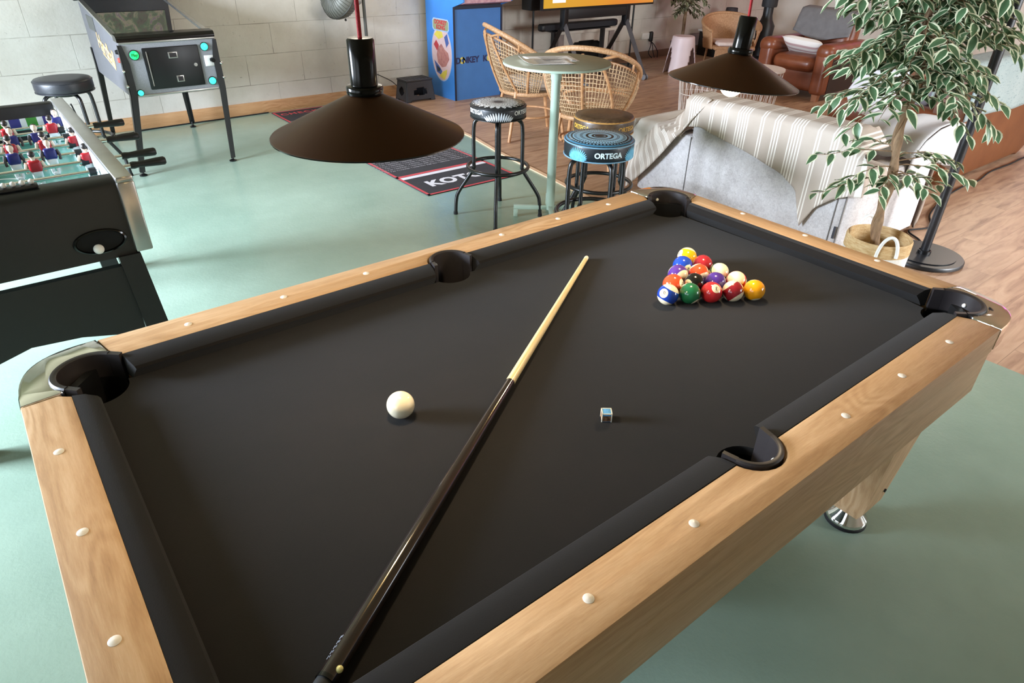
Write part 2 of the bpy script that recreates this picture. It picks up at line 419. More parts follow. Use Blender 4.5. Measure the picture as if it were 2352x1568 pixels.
# rails
def rail(poly, m): return MB().prism(poly, .735, ZR, .006).build('rail', m, PT)
for s in (-1, 1):
    p = [(-.892, s * .62), (-.880, s * .556), (-.858, s * .523)] + [(x, s * y) for x, y in arc((.003, .507), .066, 165, 15, 12)] + [(.858, s * .523), (.874, s * .556), (.872, s * .62)]
    rail(p, wood_x)
rail([(-1.060, .427), (-1.060, -.427), (-.995, -.430), (-.972, -.412), (-.972, .412), (-.995, .430)], wood_y)
rail([(1.043, .452), (1.043, -.452), (.99, -.436), (.962, -.410), (.962, .410), (.99, .436)], wood_y)
# cushions
def cushion(p0, p1, off, cut0, cut1):
    """p0-p1: nose line; off: outward vector to the wood; cut: how much longer the back is at each end"""
    p0, p1, off = Vector((*p0, 0)), Vector((*p1, 0)), Vector((*off, 0)); d = (p1 - p0).normalized(); W_ = off.length; n = off.normalized()
    prof = [(0, ZN - .006), (.004, ZN), (W_ * .5, ZR - .003), (W_, ZR - .0015), (W_, ZB - .005), (.024, ZB - .005), (.012, ZN - .022)]
    mb = MB(); vs = []
    for q, cut, sg in ((p0, cut0, -1), (p1, cut1, 1)):
        for w_, z in prof:
            f = (w_ / W_) ** .8; vs.append(q + n * w_ + d * sg * cut * f + Vector((0, 0, z)))
    k = len(prof); fs = [(i, (i + 1) % k, k + (i + 1) % k, k + i) for i in range(k)] + [tuple(range(k)), tuple(range(2 * k - 1, k - 1, -1))]
    mb.add(vs, fs); return mb.build('cushion', m_cloth, PT, 25)
for s in (-1, 1):
    cushion((-.845, s * .468), (-.072, s * .468), (0, s * .0555), .016, .012)
    cushion((.078, s * .468), (.845, s * .468), (0, s * .0555), .012, .016)
cushion((-.927, -.398), (-.927, .398), (-.046, 0), .016, .016)
cushion((.925, -.398), (.925, .398), (.038, 0), .016, .016)
# pockets: cup and rubber liner
def pocket(c, ang, half, rin=.061, rout=.075):
    mb = MB(); mb.lathe([(.058, .66), (.060, .745), (.0615, ZB - .02)], (c[0], c[1], 0), 28); mb.lathe([(0, .655), (.05, .657), (.058, .665)], (c[0], c[1], 0), 28)
    o = mb.build('pocket', black_plastic, PT)
    a0, a1 = math.radians(ang - half), math.radians(ang + half)
    l = MB().lathe([(rin - .001, .70), (rin, ZR + .003), (rin + .003, ZR + .0055), (rout - .003, ZR + .0055), (rout, ZR + .002), (rout, ZR - .02)], (c[0], c[1], 0), 28, None, 0, a0, a1)
    for w in (a0, a1):   # straight ears of the liner
        d = Vector((math.cos(w), math.sin(w), 0)); tg = Vector((-d.y, d.x, 0)) * (-1 if w == a0 else 1)
        q = Vector((c[0], c[1], 0)); L = .028
        vs = []
        for e in (0, L):
            for rr, z in ((rin, .70), (rin, ZR + .004), (rout - .002, ZR + .0045), (rout - .002, .76)): vs.append(q + d * rr + tg * e + Vector((0, 0, z)))
        l.add(vs, [(0, 1, 5, 4), (1, 2, 6, 5), (2, 3, 7, 6), (3, 0, 4, 7), (4, 5, 6, 7)])
    l.build('pocket_liner', M('liner', '#2b2728', .42), o)
    MB().sphere((c[0] + math.cos(math.radians(ang + 35)) * (rin - .001), c[1] + math.sin(math.radians(ang + 35)) * (rin - .001), .775), .006, 10, 6).build('rivet', white_plastic, o)
for (x, y), a in zip(PC, (225, 315, 45, 135)): pocket((x, y), a, 88)
pocket((PS[0][0], -.507), 270, 78, .05, .062); pocket((PS[1][0], .507), 90, 78, .05, .062)
# chrome corner caps
for sx, sy in ((-1, -1), (1, -1), (1, 1), (-1, 1)):
    ax, ay = (.892, .427) if sx < 0 else (.872, .452); ox, oy = (1.061, .622) if sx < 0 else (1.045, .622)
    pts = []
    for i in range(15):
        a = PI / 2 * i / 14; e = 2 / 2.9
        pts.append((ax + (ox - ax) * math.cos(a) ** e if i < 14 else ax, ay + (oy - ay) * math.sin(a) ** e if i else ay))
    pr = [(.880 if sx < 0 else .874, .556)] + [(x, y) for x, y in arc((.928, .487), .071, 128, -42, 12)] + [(.993 if sx < 0 else .989, .433)]
    poly = [(sx * x, sy * y) for x, y in pts + pr]
    MB().prism(poly, .742, ZR + .0025, .009).build('corner_cap', chrome, PT)
# rail sights
m_pearl = M('pearl', '#efe6da', .25, var=.05)
sg = [(k * .235 - .94, s * .569) for s in (-1, 1) for k in (1, 2, 3, 5, 6, 7)] + [(s * 1.0195, k * .235) for s in (-1, 1) for k in (-1, 0, 1)]
for x, y in sg: MB().lathe([(.0088, 0), (.0088, .0008), (.006, .0022), (0, .0028)], (x, y, ZR - .0002), 16).build('rail_sight', m_pearl, PT)
# aprons
for s in (-1, 1):
    MB().bb(-.87, .87, *sorted((s * .598, s * .618)), .613, .792, .002).build('side_panel', wood_x, PT)
    MB().bb(*sorted((s * 1.02, s * 1.04)), -.43, .43, .613, .78, .002).build('end_panel', wood_y, PT)
    for sy in (-1, 1):
        a, b = Vector((s * .87, sy * .608, 0)), Vector((s * 1.03, sy * .43, 0)); m_ = (a + b) / 2
        MB().box((m_.x, m_.y, .69), ((b - a).length, .018, .155), 0, (0, 0, math.atan2(b.y - a.y, b.x - a.x))).build('corner_panel', black_plastic, PT)
MB().bb(-1.0, 1.0, -.58, .58, .625, .64).build('underside', dark_grey, PT)
for s in (-1, 1):
    for x in (-.83, -.512, -.192, .124, .447, .766): MB().cyl((x, s * .6185, .782), (x, s * .6192, .782), .0045, n=10).build('screw', black_plastic, PT)
for sx in (-1, 1):
    for sy in (-1, 1):
        cx, cy = sx * .875, sy * .45; mb = MB(); q = []
        for z, h in ((.64, .095), (.42, .085), (.10, .06), (.062, .045)): q += [(cx - h, cy - h, z), (cx + h, cy - h, z), (cx + h, cy + h, z), (cx - h, cy + h, z)]
        mb.add(q, [(i * 4 + j, i * 4 + (j + 1) % 4, i * 4 + 4 + (j + 1) % 4, i * 4 + 4 + j) for i in range(3) for j in range(4)] + [(0, 3, 2, 1), (12, 13, 14, 15)])
        lg = mb.build('leg', wood_z, PT, 20)
        MB().lathe([(0, .075), (.022, .075), (.026, .062), (.06, .026), (.063, .018), (.062, .012)], (cx, cy, 0), 28).build('leveller', chrome, lg)
        MB().lathe([(0, .012), (.06, .012), (.064, .008), (.064, 0), (0, 0)], (cx, cy, 0), 28).build('rubber_foot', rubber, lg)
        MB().cyl((cx + .03, cy - .066, .16), (cx + .03, cy - .070, .16), .006, n=10).build('screw', black_plastic, lg)

# ================================================================== BALLS, CUE, CHALK
RB = .0290
def ball_mat(name, c, axis=None, spot=None, stripe=True):
    """cream ends outside the stripe; cream spot around `spot`"""
    t = NT(name); p = t.n('ShaderNodeVectorMath', operation='NORMALIZE'); t.l(t.co('Object'), p.inputs[0])
    def dot(a):
        d = t.n('ShaderNodeVectorMath', operation='DOT_PRODUCT'); t.l(p.outputs[0], d.inputs[0]); d.inputs[1].default_value = a; return d.outputs['Value']
    m = None
    if axis is not None and stripe: m = t.math('GREATER_THAN', t.math('ABSOLUTE', dot(tuple(axis))), .56)
    if spot is not None:
        s_ = t.math('GREATER_THAN', t.math('ABSOLUTE', dot(tuple(spot))), .9)
        m = s_ if m is None else t.math('MAXIMUM', m, s_)
    t.col(t.mix(m, c, '#efe2c2') if m is not None else c)
    return t.set(.13, spec=.55, coat=.5)
def imgdir(dx, dy):
    """direction from a ball's centre to the point of its visible disc at (dx, dy) radii right/up in the photo"""
    z = math.sqrt(max(0, 1 - dx * dx - dy * dy)); v = Vector(RT[0]) * dx - Vector(RT[1]) * dy - Vector(RT[2]) * z
    return v.normalized()
A, B_, C_ = Vector((.378, .012)), Vector((.592, -.112)), Vector((.614, .141))
BALLS = [  # row, place in row, kind, number, colour, stripe axis (image), spot (image), label
    (0, 0, 'stripe', '10', '#1c3f9e', (.45, .85), (-.42, .35), 'blue-striped ball number 10 at the near left corner of the rack'),
    (0, 1, 'solid', '6', '#1f6b43', None, (.5, -.85), 'solid green ball in the near row of the rack beside the striped 10'),
    (0, 2, 'solid', '3', '#c22a2e', None, (.2, .3), 'solid red ball number 3 in the middle of the near row'),
    (0, 3, 'stripe', '15', '#8c1c26', (.55, -.83), (.95, .2), 'maroon-striped ball in the near row between red 3 and yellow corner ball'),
    (0, 4, 'solid', '1', '#f0a313', None, (.1, -.99), 'solid yellow ball at the near right corner of the rack'),
    (1, 0, 'solid', '5', '#e2512c', None, (.75, .05), 'solid orange ball behind the striped 10, at the left edge of the rack'),
    (1, 1, 'solid', '8', '#14110f', None, (-.82, -.1), 'black 8 ball in the centre of the rack'),
    (1, 2, 'solid', '4', '#4b2f86', None, (.1, -.95), 'solid purple ball behind red 3'),
    (1, 3, 'stripe', '11', '#cf2f2d', (-.3, .35), (.9, -.2), 'cream and red striped ball behind the yellow corner ball'),
    (2, 0, 'stripe', '12', '#57358c', (.45, -.55), (.85, .5), 'purple-striped ball showing its cream end on the left side of the rack'),
    (2, 1, 'stripe', '13', '#e2512c', (.35, -.8), (.9, .3), 'orange-striped ball in the middle row behind the black 8'),
    (2, 2, 'stripe', '14', '#245c46', (-.1, .25), (.95, .2), 'cream ball with green stripe on the right side of the rack'),
    (3, 0, 'solid', '2', '#1f46b0', None, (.35, -.45), 'solid blue ball just in front of the apex ball'),
    (3, 1, 'solid', '7', '#a32630', None, (.85, -.4), 'solid maroon ball just right of the blue ball near the apex'),
    (4, 0, 'stripe', '9', '#f2ac16', (-.35, -.93), (-.9, .3), 'yellow-striped ball at the far apex of the rack')]
m_ink = M('ball_ink', '#1a1715', .3)
for row, k, kind, num, colr, ax, sp, lab in BALLS:
    a, b = A + (C_ - A) * row / 4, B_ + (C_ - B_) * row / 4
    n = 4 - row; p = a + (b - a) * (k / n if n else 0)
    S = imgdir(*sp); X_ = None
    if ax: X_ = imgdir(*ax); S = (S - X_ * S.dot(X_)).normalized()
    t = thing('billiard_ball', lab, 'ball', (p.x, p.y, ZB + RB), 0, 'racked pool balls')
    MB().sphere((0, 0, 0), RB, 32, 20).build('sphere', ball_mat('ball_' + num, colr, X_, S, kind == 'stripe'), t)
    up = Vector(RT[1]) * -1; u = up.cross(S).normalized(); v = S.cross(u)
    rot = {'10': 10, '3': 170, '8': 150, '2': 160}.get(num, 140); cr, sr = math.cos(math.radians(rot)), math.sin(math.radians(rot))
    fn = lambda q: (S + u * (q.x * cr - q.y * sr) + v * (q.x * sr + q.y * cr)).normalized() * RB * 1.008
    text_mb(MB(), num, fn, size=.52 if len(num) == 1 else .44).build('number', m_ink, t)
tag(MB().sphere((0, 0, 0), .0288, 40, 24).build('cue_ball', M('cue_ball_cream', '#efe3c6', .16, var=.03, vs=30, coat=.4)), 'cream cue ball alone on the near half of the black cloth', 'ball').location = (-.446, .013, ZB + .0288)
# cue
tip, joint, butt = Vector((.400, .352, ZB + .0068)), Vector((-.200, -.037, ZB + .0105)), Vector((-.812, -.4335, ZB + .0150))
CU = thing('cue_stick', 'pool cue with pale shaft and glossy dark butt lying across the cloth', 'cue', (joint.x, joint.y, ZB)); o_ = (joint.x, joint.y, ZB)
dv = (tip - joint).normalized(); db = (butt - joint).normalized()
MB(o_).tube([joint, joint.lerp(tip, .5), tip - dv * .02], [.0108, .0088, .0067], 20).build('shaft', M('maple', '#e6cf9c', .3, stretch=(1, 1, 1), var=.05, vs=20, coat=.3), CU)
MB(o_).tube([tip - dv * .02, tip - dv * .004, tip], [.0068, .0067, .0055], 20).build('ferrule', M('ferrule', '#efe7d2', .35), CU)
bt = MB(o_).tube([joint + db * .0005, joint.lerp(butt, .5), butt], [.0108, .013, .0149], 24).build('butt', M('dark_lacquer', '#1d100b', .12, var=.2, vs=30, coat=.8), CU)
MB(o_).tube([butt, butt + db * .006], [.0153, .0153], 24).build('butt_ring', black_gloss, bt)
MB(o_).tube([butt + db * .006, butt + db * .014, butt + db * .024, butt + db * .031], [.0135, .0138, .012, .006], 20).build('bumper', M('bumper', '#1c1d20', .7), CU)
sd = Vector((-db.y, db.x, 0)); upv = Vector((0, 0, 1))
q = butt - db * .012 + (sd * .78 + upv * .62).normalized() * .0146
MB(o_).sphere(q, .0055, 14, 8, (1, 1, .8)).build('inlay', M('inlay', '#d8cf8c', .3), bt)
mb = MB(o_)
def on_butt(s_, w): return butt - db * s_ + (-sd * math.cos(w) + upv * math.sin(w)) * .0151
for k in range(5):
    s0 = .02 + k * .008; mb.add([on_butt(s0, .35), on_butt(s0 + .006, .35), on_butt(s0 + .0045, .95), on_butt(s0 + .0005, .95)], [(0, 1, 2, 3)])
mb.build('decal', M('decal', '#c9d3e6', .35), bt)
# chalk
CH = thing('chalk_cube', 'blue cue chalk cube with paper label on the black cloth', 'chalk', (-.112, -.249, ZB), math.radians(-38))
m_ch = M('chalk_blue', '#5f9fd0', .9, var=.15, vs=160, bump=.3, bs=500); h = .0105
MB().box((0, 0, h), (.020, .020, .0205), .0012).build('block', m_ch, CH)
mb = MB()
for a in range(4):
    mb.T = Matrix.Rotation(a * PI / 2, 4, 'Z'); mb.bb(-.0095, .0095, -.0104, -.0100, .002, .0155)
mb.T = None; mb.build('label_band', M('chalk_label', '#a87a52', .6, c2='#2a1613', vs=120), CH)
mb = MB()
for sx in (-1, 1):
    for sy in (-1, 1): mb.box((sx * .0097, sy * .0097, h), (.0022, .0022, .0212), .0006)
for s in (-1, 1): mb.box((0, s * .0097, .0205), (.0208, .0022, .0014)); mb.box((s * .0097, 0, .0205), (.0022, .0208, .0014))
mb.build('edge', M('chalk_edge', '#d9d5c2', .8), CH)

# ================================================================== PENDANT LAMPS
m_shade = M('bronze_shade', '#40250f', .42, .6, var=.12, vs=6, spec=.35)
m_shade_in = M('shade_inside', '#c9b38a', .5)
m_red = M('red_cord', '#a3131b', .7, bump=.4, bs=500)
m_bulb = M('bulb', '#fff3d8', .3, emit='#ffe2a6', es=34)
m_cup = M('lamp_cup', '#1c1a17', .16, .7)
def pendant(x, y, z, tilt, lab, power):
    t = thing('pendant_lamp', lab, 'pendant lamp', (x, y, z), 0, 'pendant lamps over the pool table')
    T = Euler(tilt).to_matrix().to_4x4(); R_ = .157
    mb = MB(); mb.T = T; mb.lathe([(R_, 0), (R_ + .0012, .002), (R_, .004), (.026, .066), (.024, .068)], n=72); sh = mb.build('shade', m_shade, t, 60)
    mb = MB(); mb.T = T; mb.tube([(R_ * math.cos(2 * PI * k / 72), R_ * math.sin(2 * PI * k / 72), .0015) for k in range(72)], .0016, 6, True); mb.build('rim', black_gloss, sh)
    mb = MB(); mb.T = T; mb.lathe([(R_ - .0005, .0012), (.025, .0635)], n=72); mb.build('shade_lining', m_shade_in, sh)
    mb = MB(); mb.T = T; mb.lathe([(.024, .066), (.0285, .066), (.0295, .069), (.0295, .077), (.028, .079), (.0215, .080), (.0215, .146), (.019, .149), (.004, .1495)], n=40); mb.build('socket', m_cup, t)
    tp = T @ Vector((0, 0, .1495))
    mb = MB(); mb.tube([tp - Vector((0, 0, .005)), Vector((tp.x * .5, tp.y * .5, .5)), Vector((0, 0, 2.69 - z))], .0034, 10); mb.build('cord', m_red, t)
    MB().lathe([(0, -.03), (.05, -.03), (.05, 0), (0, 0)], (0, 0, 2.70 - z), 28).build('canopy', m_cup, t)
    mb = MB(); mb.T = T; mb.sphere((0, 0, -.004), .0295, 24, 16); mb.lathe([(.014, .03), (.012, .06)], n=16); mb.build('bulb', m_bulb, t)
    l = bpy.data.lights.new('pendant_light', 'SPOT'); l.energy = power; l.color = (1.0, .80, .55); l.shadow_soft_size = .03; l.spot_size = math.radians(150); l.spot_blend = .35
    o = bpy.data.objects.new('pendant_light', l); COL.objects.link(o); o.location = (x, y, z - .038)
pendant(-.44, .05, 1.318, (0, 0, 0), 'near pendant lamp, brown cone shade on a red cord, hanging left over the table', 12)
pendant(.56, .055, 1.30, (.03, .075, 0), 'far pendant lamp with lit bulb and red cord over the racked balls', 11)
# ================================================================== FOOSBALL TABLE
FX, FY = -.98, 2.24; o_ = (FX, FY, 0)
FT = thing('foosball_table', 'black foosball table with chrome edge trim at the left edge of the photo', 'foosball table', o_)
m_fblk = M('foosball_black', '#161616', .42, var=.1, vs=40, bump=.1, bs=300); m_alu = M('aluminium', '#b9b6b0', .28, .9, var=.05, stretch=(1, 1, 1))
m_inner = M('foosball_inner', '#b9bec0', .35)
mb = MB(o_); prof = arc((1.565, .855), .035, 180, 90, 5) + [(1.60, .89), (1.60, .62), (1.53, .62)]
vs = [(x, p[0], p[1]) for x in (-1.36, -.655) for p in prof]; k = len(prof)
mb.add(vs, [(i, (i + 1) % k, k + (i + 1) % k, k + i) for i in range(k)] + [tuple(range(k)), tuple(range(2 * k - 1, k - 1, -1))]); mb.build('end_panel', m_fblk, FT, 30)
MB(o_).bb(-1.36, -.655, 2.90, 2.96, .62, .89, .008).build('end_panel', m_fblk, FT)
for x0, x1 in ((-1.36, -1.325), (-.645, -.61)): MB(o_).bb(x0, x1, 1.56, 2.93, .62, .875).build('side_panel', m_inner, FT)
for x in (-1.3425, -.6285):
    mb = MB(o_).bb(x - .027, x + .027, 1.515, 2.965, .875, .897, .006); mb.bb(x - .027, x + .027, 1.512, 1.56, .63, .878, .006); mb.build('edge_trim', m_alu, FT)
MB(o_).bb(-1.33, -.64, 1.60, 2.90, .62, .632).build('underside', m_fblk, FT)
def pitch_mat():
    t = NT('foosball_pitch'); o = t.xyz(t.co('Object')); x, y = o[0], o[1]
    ay = t.math('ABSOLUTE', y); r = t.math('SQRT', t.math('ADD', t.math('MULTIPLY', x, x), t.math('MULTIPLY', y, y)))
    def near(v, a, w): return t.math('LESS_THAN', t.math('ABSOLUTE', t.math('SUBTRACT', v, a)), w)
    m = t.math('MAXIMUM', near(r, .11, .006), near(y, 0, .006))
    r2 = t.math('SQRT', t.math('ADD', t.math('MULTIPLY', x, x), t.math('POWER', t.math('SUBTRACT', ay, .47), 2)))
    m = t.math('MAXIMUM', m, t.math('MULTIPLY', near(r2, .12, .006), t.math('LESS_THAN', ay, .47)))
    m = t.math('MAXIMUM', m, t.math('MULTIPLY', near(ay, .47, .006), t.math('LESS_THAN', t.math('ABSOLUTE', x), .25)))
    t.col(t.mix(m, '#4f8f80', '#dfe8e4')); return t.set(.22, coat=.4)
MB(o_).bb(-1.325, -.645, 1.60, 2.90, .715, .725).build('pitch', pitch_mat(), FT)
def band_mat():
    t = NT('board_band'); x = t.xyz(t.co('Object'))[0]; f = t.math('FRACT', t.math('MULTIPLY', x, 7.5))
    t.col(t.ramp(f, [(0, '#3b3a86'), (.32, '#e8ecec'), (.5, '#3f8f35'), (.82, '#e8ecec')], 'CONSTANT')); return t.set(.3, coat=.3)
MB(o_).bb(-1.32, -.66, 2.893, 2.899, .79, .835).build('board_band', band_mat(), FT)
MB(o_).bb(-1.32, -.66, 1.600, 1.606, .79, .835).build('board_band', MATS['foosball_inner'], FT)
m_skin, m_hair = M('figure_skin', '#e8cdb4', .4), M('figure_hair', '#2b211c', .5)
m_fred, m_fblue, m_fwhite = M('figure_red', '#b3202a', .35), M('figure_navy', '#23266b', .35), M('figure_white', '#e2e6e6', .35)
def player(cx, cy, cz, shirt, par, face, lean=0):
    mb = MB(o_); mb.T = Matrix.Translation((cx, cy, cz)) @ Matrix.Rotation(lean, 4, 'X')
    for s in (-1, 1):
        mb.tube([(s * .009, 0, -.066), (s * .0095, 0, -.04), (s * .009, 0, -.012)], [.006, .0075, .010], 8, mi=1)
        mb.tube([(s * .024, 0, .026), (s * .031, face * .002, .004), (s * .029, face * .006, -.014)], [.0075, .0065, .005], 8, mi=3)
    mb.soft((0, face * .003, -.066), (.024, .022, .014), .005, 1, mi=1)
    mb.soft((0, 0, .012), (.046, .028, .046), .012, 2, mi=0); mb.soft((0, 0, -.018), (.036, .026, .026), .010, 2, mi=1)
    mb.cyl((0, 0, .034), (0, 0, .044), .007, mi=2, n=10); mb.sphere((0, face * .001, .054), .0135, 12, 8, (.9, 1, 1.1), mi=2); mb.sphere((0, -face * .003, .0585), .0135, 12, 8, (.95, 1, .95), mi=3 if shirt is m_fblue else 4)
    return mb.build('player', [shirt, m_fwhite, m_skin, m_skin if shirt is m_fred else m_hair, m_hair], par)
RODS_OLD = [(m_fred, 1, (-.98,), 1, 1), (m_fred, 1, (-.805, -1.10), 1, 0), (m_fblue, -1, (-.79, -.98, -1.17), 0, 0), (m_fred, 1, (-.715, -.83, -.955, -1.08, -1.2), 1, 0),
        (m_fblue, -1, (-.88, -.76, -1.0, -1.11, -1.22), 0, 0), (m_fred, 1, (-.715, -.905, -1.09), 1, 0), (m_fblue, -1, (-.70, -1.09), 0, 0), (m_fblue, -1, (-.98,), 0, 0)]
RODS = [(m_fred, 1, (-1.0,), 1, 1.98), (m_fred, 1, (-.655, -.835, ), 1, 2.135), (m_fblue, -1, (-.765, -.89, -1.09), 0, 2.285), (m_fred, 1, (-.655, -.765, -.885, -1.0, -1.12), 1, 2.435),
        (m_fblue, -1, (-.775, -.865, -.98, -1.1, -1.2), 0, 2.585), (m_fred, 1, (-.70, -.87, -1.05), 1, 2.735), (m_fblue, -1, (-.665, -1.05), 0, 2.85)]
for i, (shirt, face, xs, hd, y) in enumerate(RODS):
    z = .80; x1 = -.535 if hd else -.575
    rod = MB(o_).tube([(-1.45, y, z), (x1, y, z)], .0075, 12).build('rod', chrome, FT)
    for x in xs:
        player(x, y, z, shirt, rod, face, random.uniform(-.12, .12))
    for x in (-.667, -1.30): MB(o_).tube([(x - .012, y, z), (x + .012, y, z)], .0155, 14).build('rod_bumper', black_plastic, rod)
    if hd:
        MB(o_).tube([(x1, y, z), (x1 + .012, y, z), (x1 + .03, y, z), (x1 + .10, y, z), (x1 + .124, y, z), (x1 + .13, y, z)], [.013, .0145, .012, .0165, .0165, .012], 14).build('rod_handle', M('grip', '#101010', .5), rod)
    else: MB(o_).tube([(-.61, y, z), (-.585, y, z)], .014, 14).build('rod_cap', chrome, rod)
for y in (1.575, 2.93):
    sc_ = MB(o_).bb(-1.115, -.865, y - .016, y + .016, .893, .903, .002).build('score_bar', black_plastic, FT)
    for k in range(10): MB(o_).sphere((-1.10 + k * .0245, y, .911), .0085, 12, 8).build('score_bead', white_plastic, sc_)
# ball return cup
mb = MB(o_); T = Matrix.Translation((-.752, 1.531, .69)) @ Matrix.Rotation(PI / 2, 4, 'X') @ Matrix.Diagonal((1, .52, 1, 1))
mb.lathe([(.068, -.02), (.07, .004), (.074, .010), (.080, .008), (.083, 0)], n=40, T=T); cup = mb.build('return_cup', black_gloss, FT)
mb = MB(o_); mb.lathe([(0, .0012), (.069, .0012)], n=40, T=T); mb.build('cup_recess', M('recess_black', '#020202', .9), cup)
tag(MB().sphere((0, 0, 0), .0165, 20, 12).build('foosball', M('foosball_white', '#efece6', .4)), 'white foosball resting in the return cup of the foosball table', 'ball').location = (-.765, 1.509, .672)
# legs: arched end panels with posts
for y in (1.545, 2.92):
    poly = [(-1.26, .585), (-1.26, .28), (-1.2, .33), (-1.05, .372), (-.9, .36), (-.76, .325), (-.70, .31), (-.70, .585)]
    MB(o_).prism(poly, 0, .03, T=Matrix.Translation((0, y + .015, 0)) @ Matrix.Rotation(PI / 2, 4, 'X')).build('leg_panel', m_fblk, FT)
    for s in (-1, 1):
        x0 = -.98 + s * .30; q = [(x0 - .035, y - .03, .625), (x0 + .035, y - .03, .625), (x0 + .035, y + .035, .625), (x0 - .035, y + .035, .625)]
        x1 = x0 + s * .045; q2 = [(x1 - .04, y - .03, 0), (x1 + .04, y - .03, 0), (x1 + .04, y + .035, 0), (x1 - .04, y + .035, 0)]
        MB(o_).add(q + q2, [(0, 1, 5, 4), (1, 2, 6, 5), (2, 3, 7, 6), (3, 0, 4, 7), (0, 3, 2, 1), (4, 5, 6, 7)]).build('leg', m_fblk, FT)

# ================================================================== BLACK SWIVEL STOOL behind the foosball table
def swivel_stool(name, label, x, y, zt, r, thick, mats, cat='stool', a0=0, splay=.015, group=None, ring=True):
    """padded round seat on four bent tube legs with a foot ring"""
    t = thing(name, label, cat, (x, y, 0), 0, group); zb = zt - thick
    s = MB().lathe([(0, zb), (r * .93, zb), (r * .985, zb + .008), (r, zb + thick * .25), (r, zb + thick * .72), (r * .985, zt - .014), (r * .95, zt - .004), (r * .6, zt), (0, zt + .001)], n=48).build('seat', mats[0], t, 60)
    for zz in (zb + .004, zt - .016): MB().tube([((r * .993) * math.cos(2 * PI * k / 40), (r * .993) * math.sin(2 * PI * k / 40), zz) for k in range(40)], .0035, 6, True).build('piping', mats[1], s)
    rr = r * .88
    for k in range(4):
        a = a0 + k * PI / 2; c, s_ = math.cos(a), math.sin(a)
        P = [(.03, zb - .012), (rr * .55, zb - .012), (rr * .85, zb - .022), (rr, zb - .07), (rr * 1.02, zt * .49), (rr * 1.06, zt * .42), (r * 1.42 + splay * .6, .16), (r * 1.50 + splay, .10), (r * 1.54 + splay, .012)]
        MB().tube(bez([(c * p, s_ * p, z) for p, z in P], 5), .0118, 12).build('leg', black_metal, t)
        MB().cyl((c * P[-1][0], s_ * P[-1][0], 0), (c * P[-1][0], s_ * P[-1][0], .02), .0145, .013, 12).build('foot_cap', rubber, t)
    if ring:
        R_ = r * 1.12; zz = zt * .455
        MB().tube([(R_ * math.cos(2 * PI * k / 48), R_ * math.sin(2 * PI * k / 48), zz) for k in range(48)], .0115, 10, True).build('foot_ring', black_metal, t)
    MB().lathe([(0, zb - .03), (.06, zb - .03), (.075, zb - .012), (.075, zb), (0, zb)], n=24).build('swivel_plate', black_metal, t)
    return t, s
m_vinyl = M('black_vinyl', '#26262a', .4, var=.12, vs=20, bump=.08, bs=200)
swivel_stool('bar_stool', 'plain black padded stool by the wall behind the foosball table', -.435, 4.53, .735, .175, .085, (m_vinyl, m_vinyl), a0=.35, splay=0)

# ================================================================== PINBALL MACHINE
PX0, PX1, PF, PB = -.038, .605, 4.585, 5.965; o_ = (.283, 5.27, 0)
PM = thing('pinball_machine', 'grey pinball machine with lit green buttons against the block wall', 'pinball machine', o_)
m_pside = M('pinball_side', '#66656a', .45, var=.04); m_spark = M('sparkle_grey', '#87878a', .35, var=.3, vs=420, coat=.3)
def pz(y): return .915 + (y - PF) * .140
prof = [(PF, .55), (PF, .915), (PB - .14, pz(PB - .14)), (PB - .14, .60), (PB - .14, .555)]
for x, nm in ((PX0, 'side_panel'), (PX1, 'side_panel')):
    mb = MB(o_); w = .018 if x == PX0 else -.018
    v = [(x, y, z) for y, z in prof] + [(x + w, y, z) for y, z in prof]
    mb.add(v, [(0, 1, 2, 3, 4), (9, 8, 7, 6, 5)] + [(i, (i + 1) % 5, 5 + (i + 1) % 5, 5 + i) for i in range(5)]); sp = mb.build(nm, m_pside, PM, 20)
    if x == PX0:
        f = plane_fn((PX0, 5.15, .80), (0, -1, 0), (0, .02, 1), None, .002)
        text_mb(MB(o_), 'Hardball', lambda p: f(Vector((p.x, p.y + p.x * -.18, 0))), size=.165, shear=.25, bold=.004, space=.9).build('script_logo', M('logo_orange', '#e39a52', .4, c2='#f3d3a2', vs=30), sp)
        mb = MB(o_); mb.add([(PX0 - .002, 4.92, .685), (PX0 - .002, 5.30, .752), (PX0 - .002, 5.30, .766), (PX0 - .002, 4.92, .701)], [(0, 1, 2, 3)]); mb.build('logo_underline', MATS['logo_orange'], sp)
        for yy, zz, rr, mm in ((4.68, .842, .017, black_plastic), (4.665, .79, .020, M('flipper_red', '#c9544a', .35))): MB(o_).cyl((PX0 - .016, yy, zz), (PX0, yy, zz), rr * .7, rr, 18).build('flipper_button', mm, sp)
        MB(o_).bb(PX0 - .003, PX0, 5.35, 5.62, .90, 1.0).build('hinge_plate', M('hinge', '#5f605e', .4, .5), sp)
MB(o_).bb(PX0 + .018, PX1 - .018, PF, PF + .02, .55, .912).build('front_panel', m_spark, PM)
for z in (.552, .900): MB(o_).bb(PX0, PX1, PF - .006, PF + .004, z, z + .012, .002).build('front_trim', m_alu, PM)
MB(o_).bb(PX0 + .018, PX1 - .018, PF, PB - .14, .552, .565).build('cabinet_floor', dark_grey, PM)
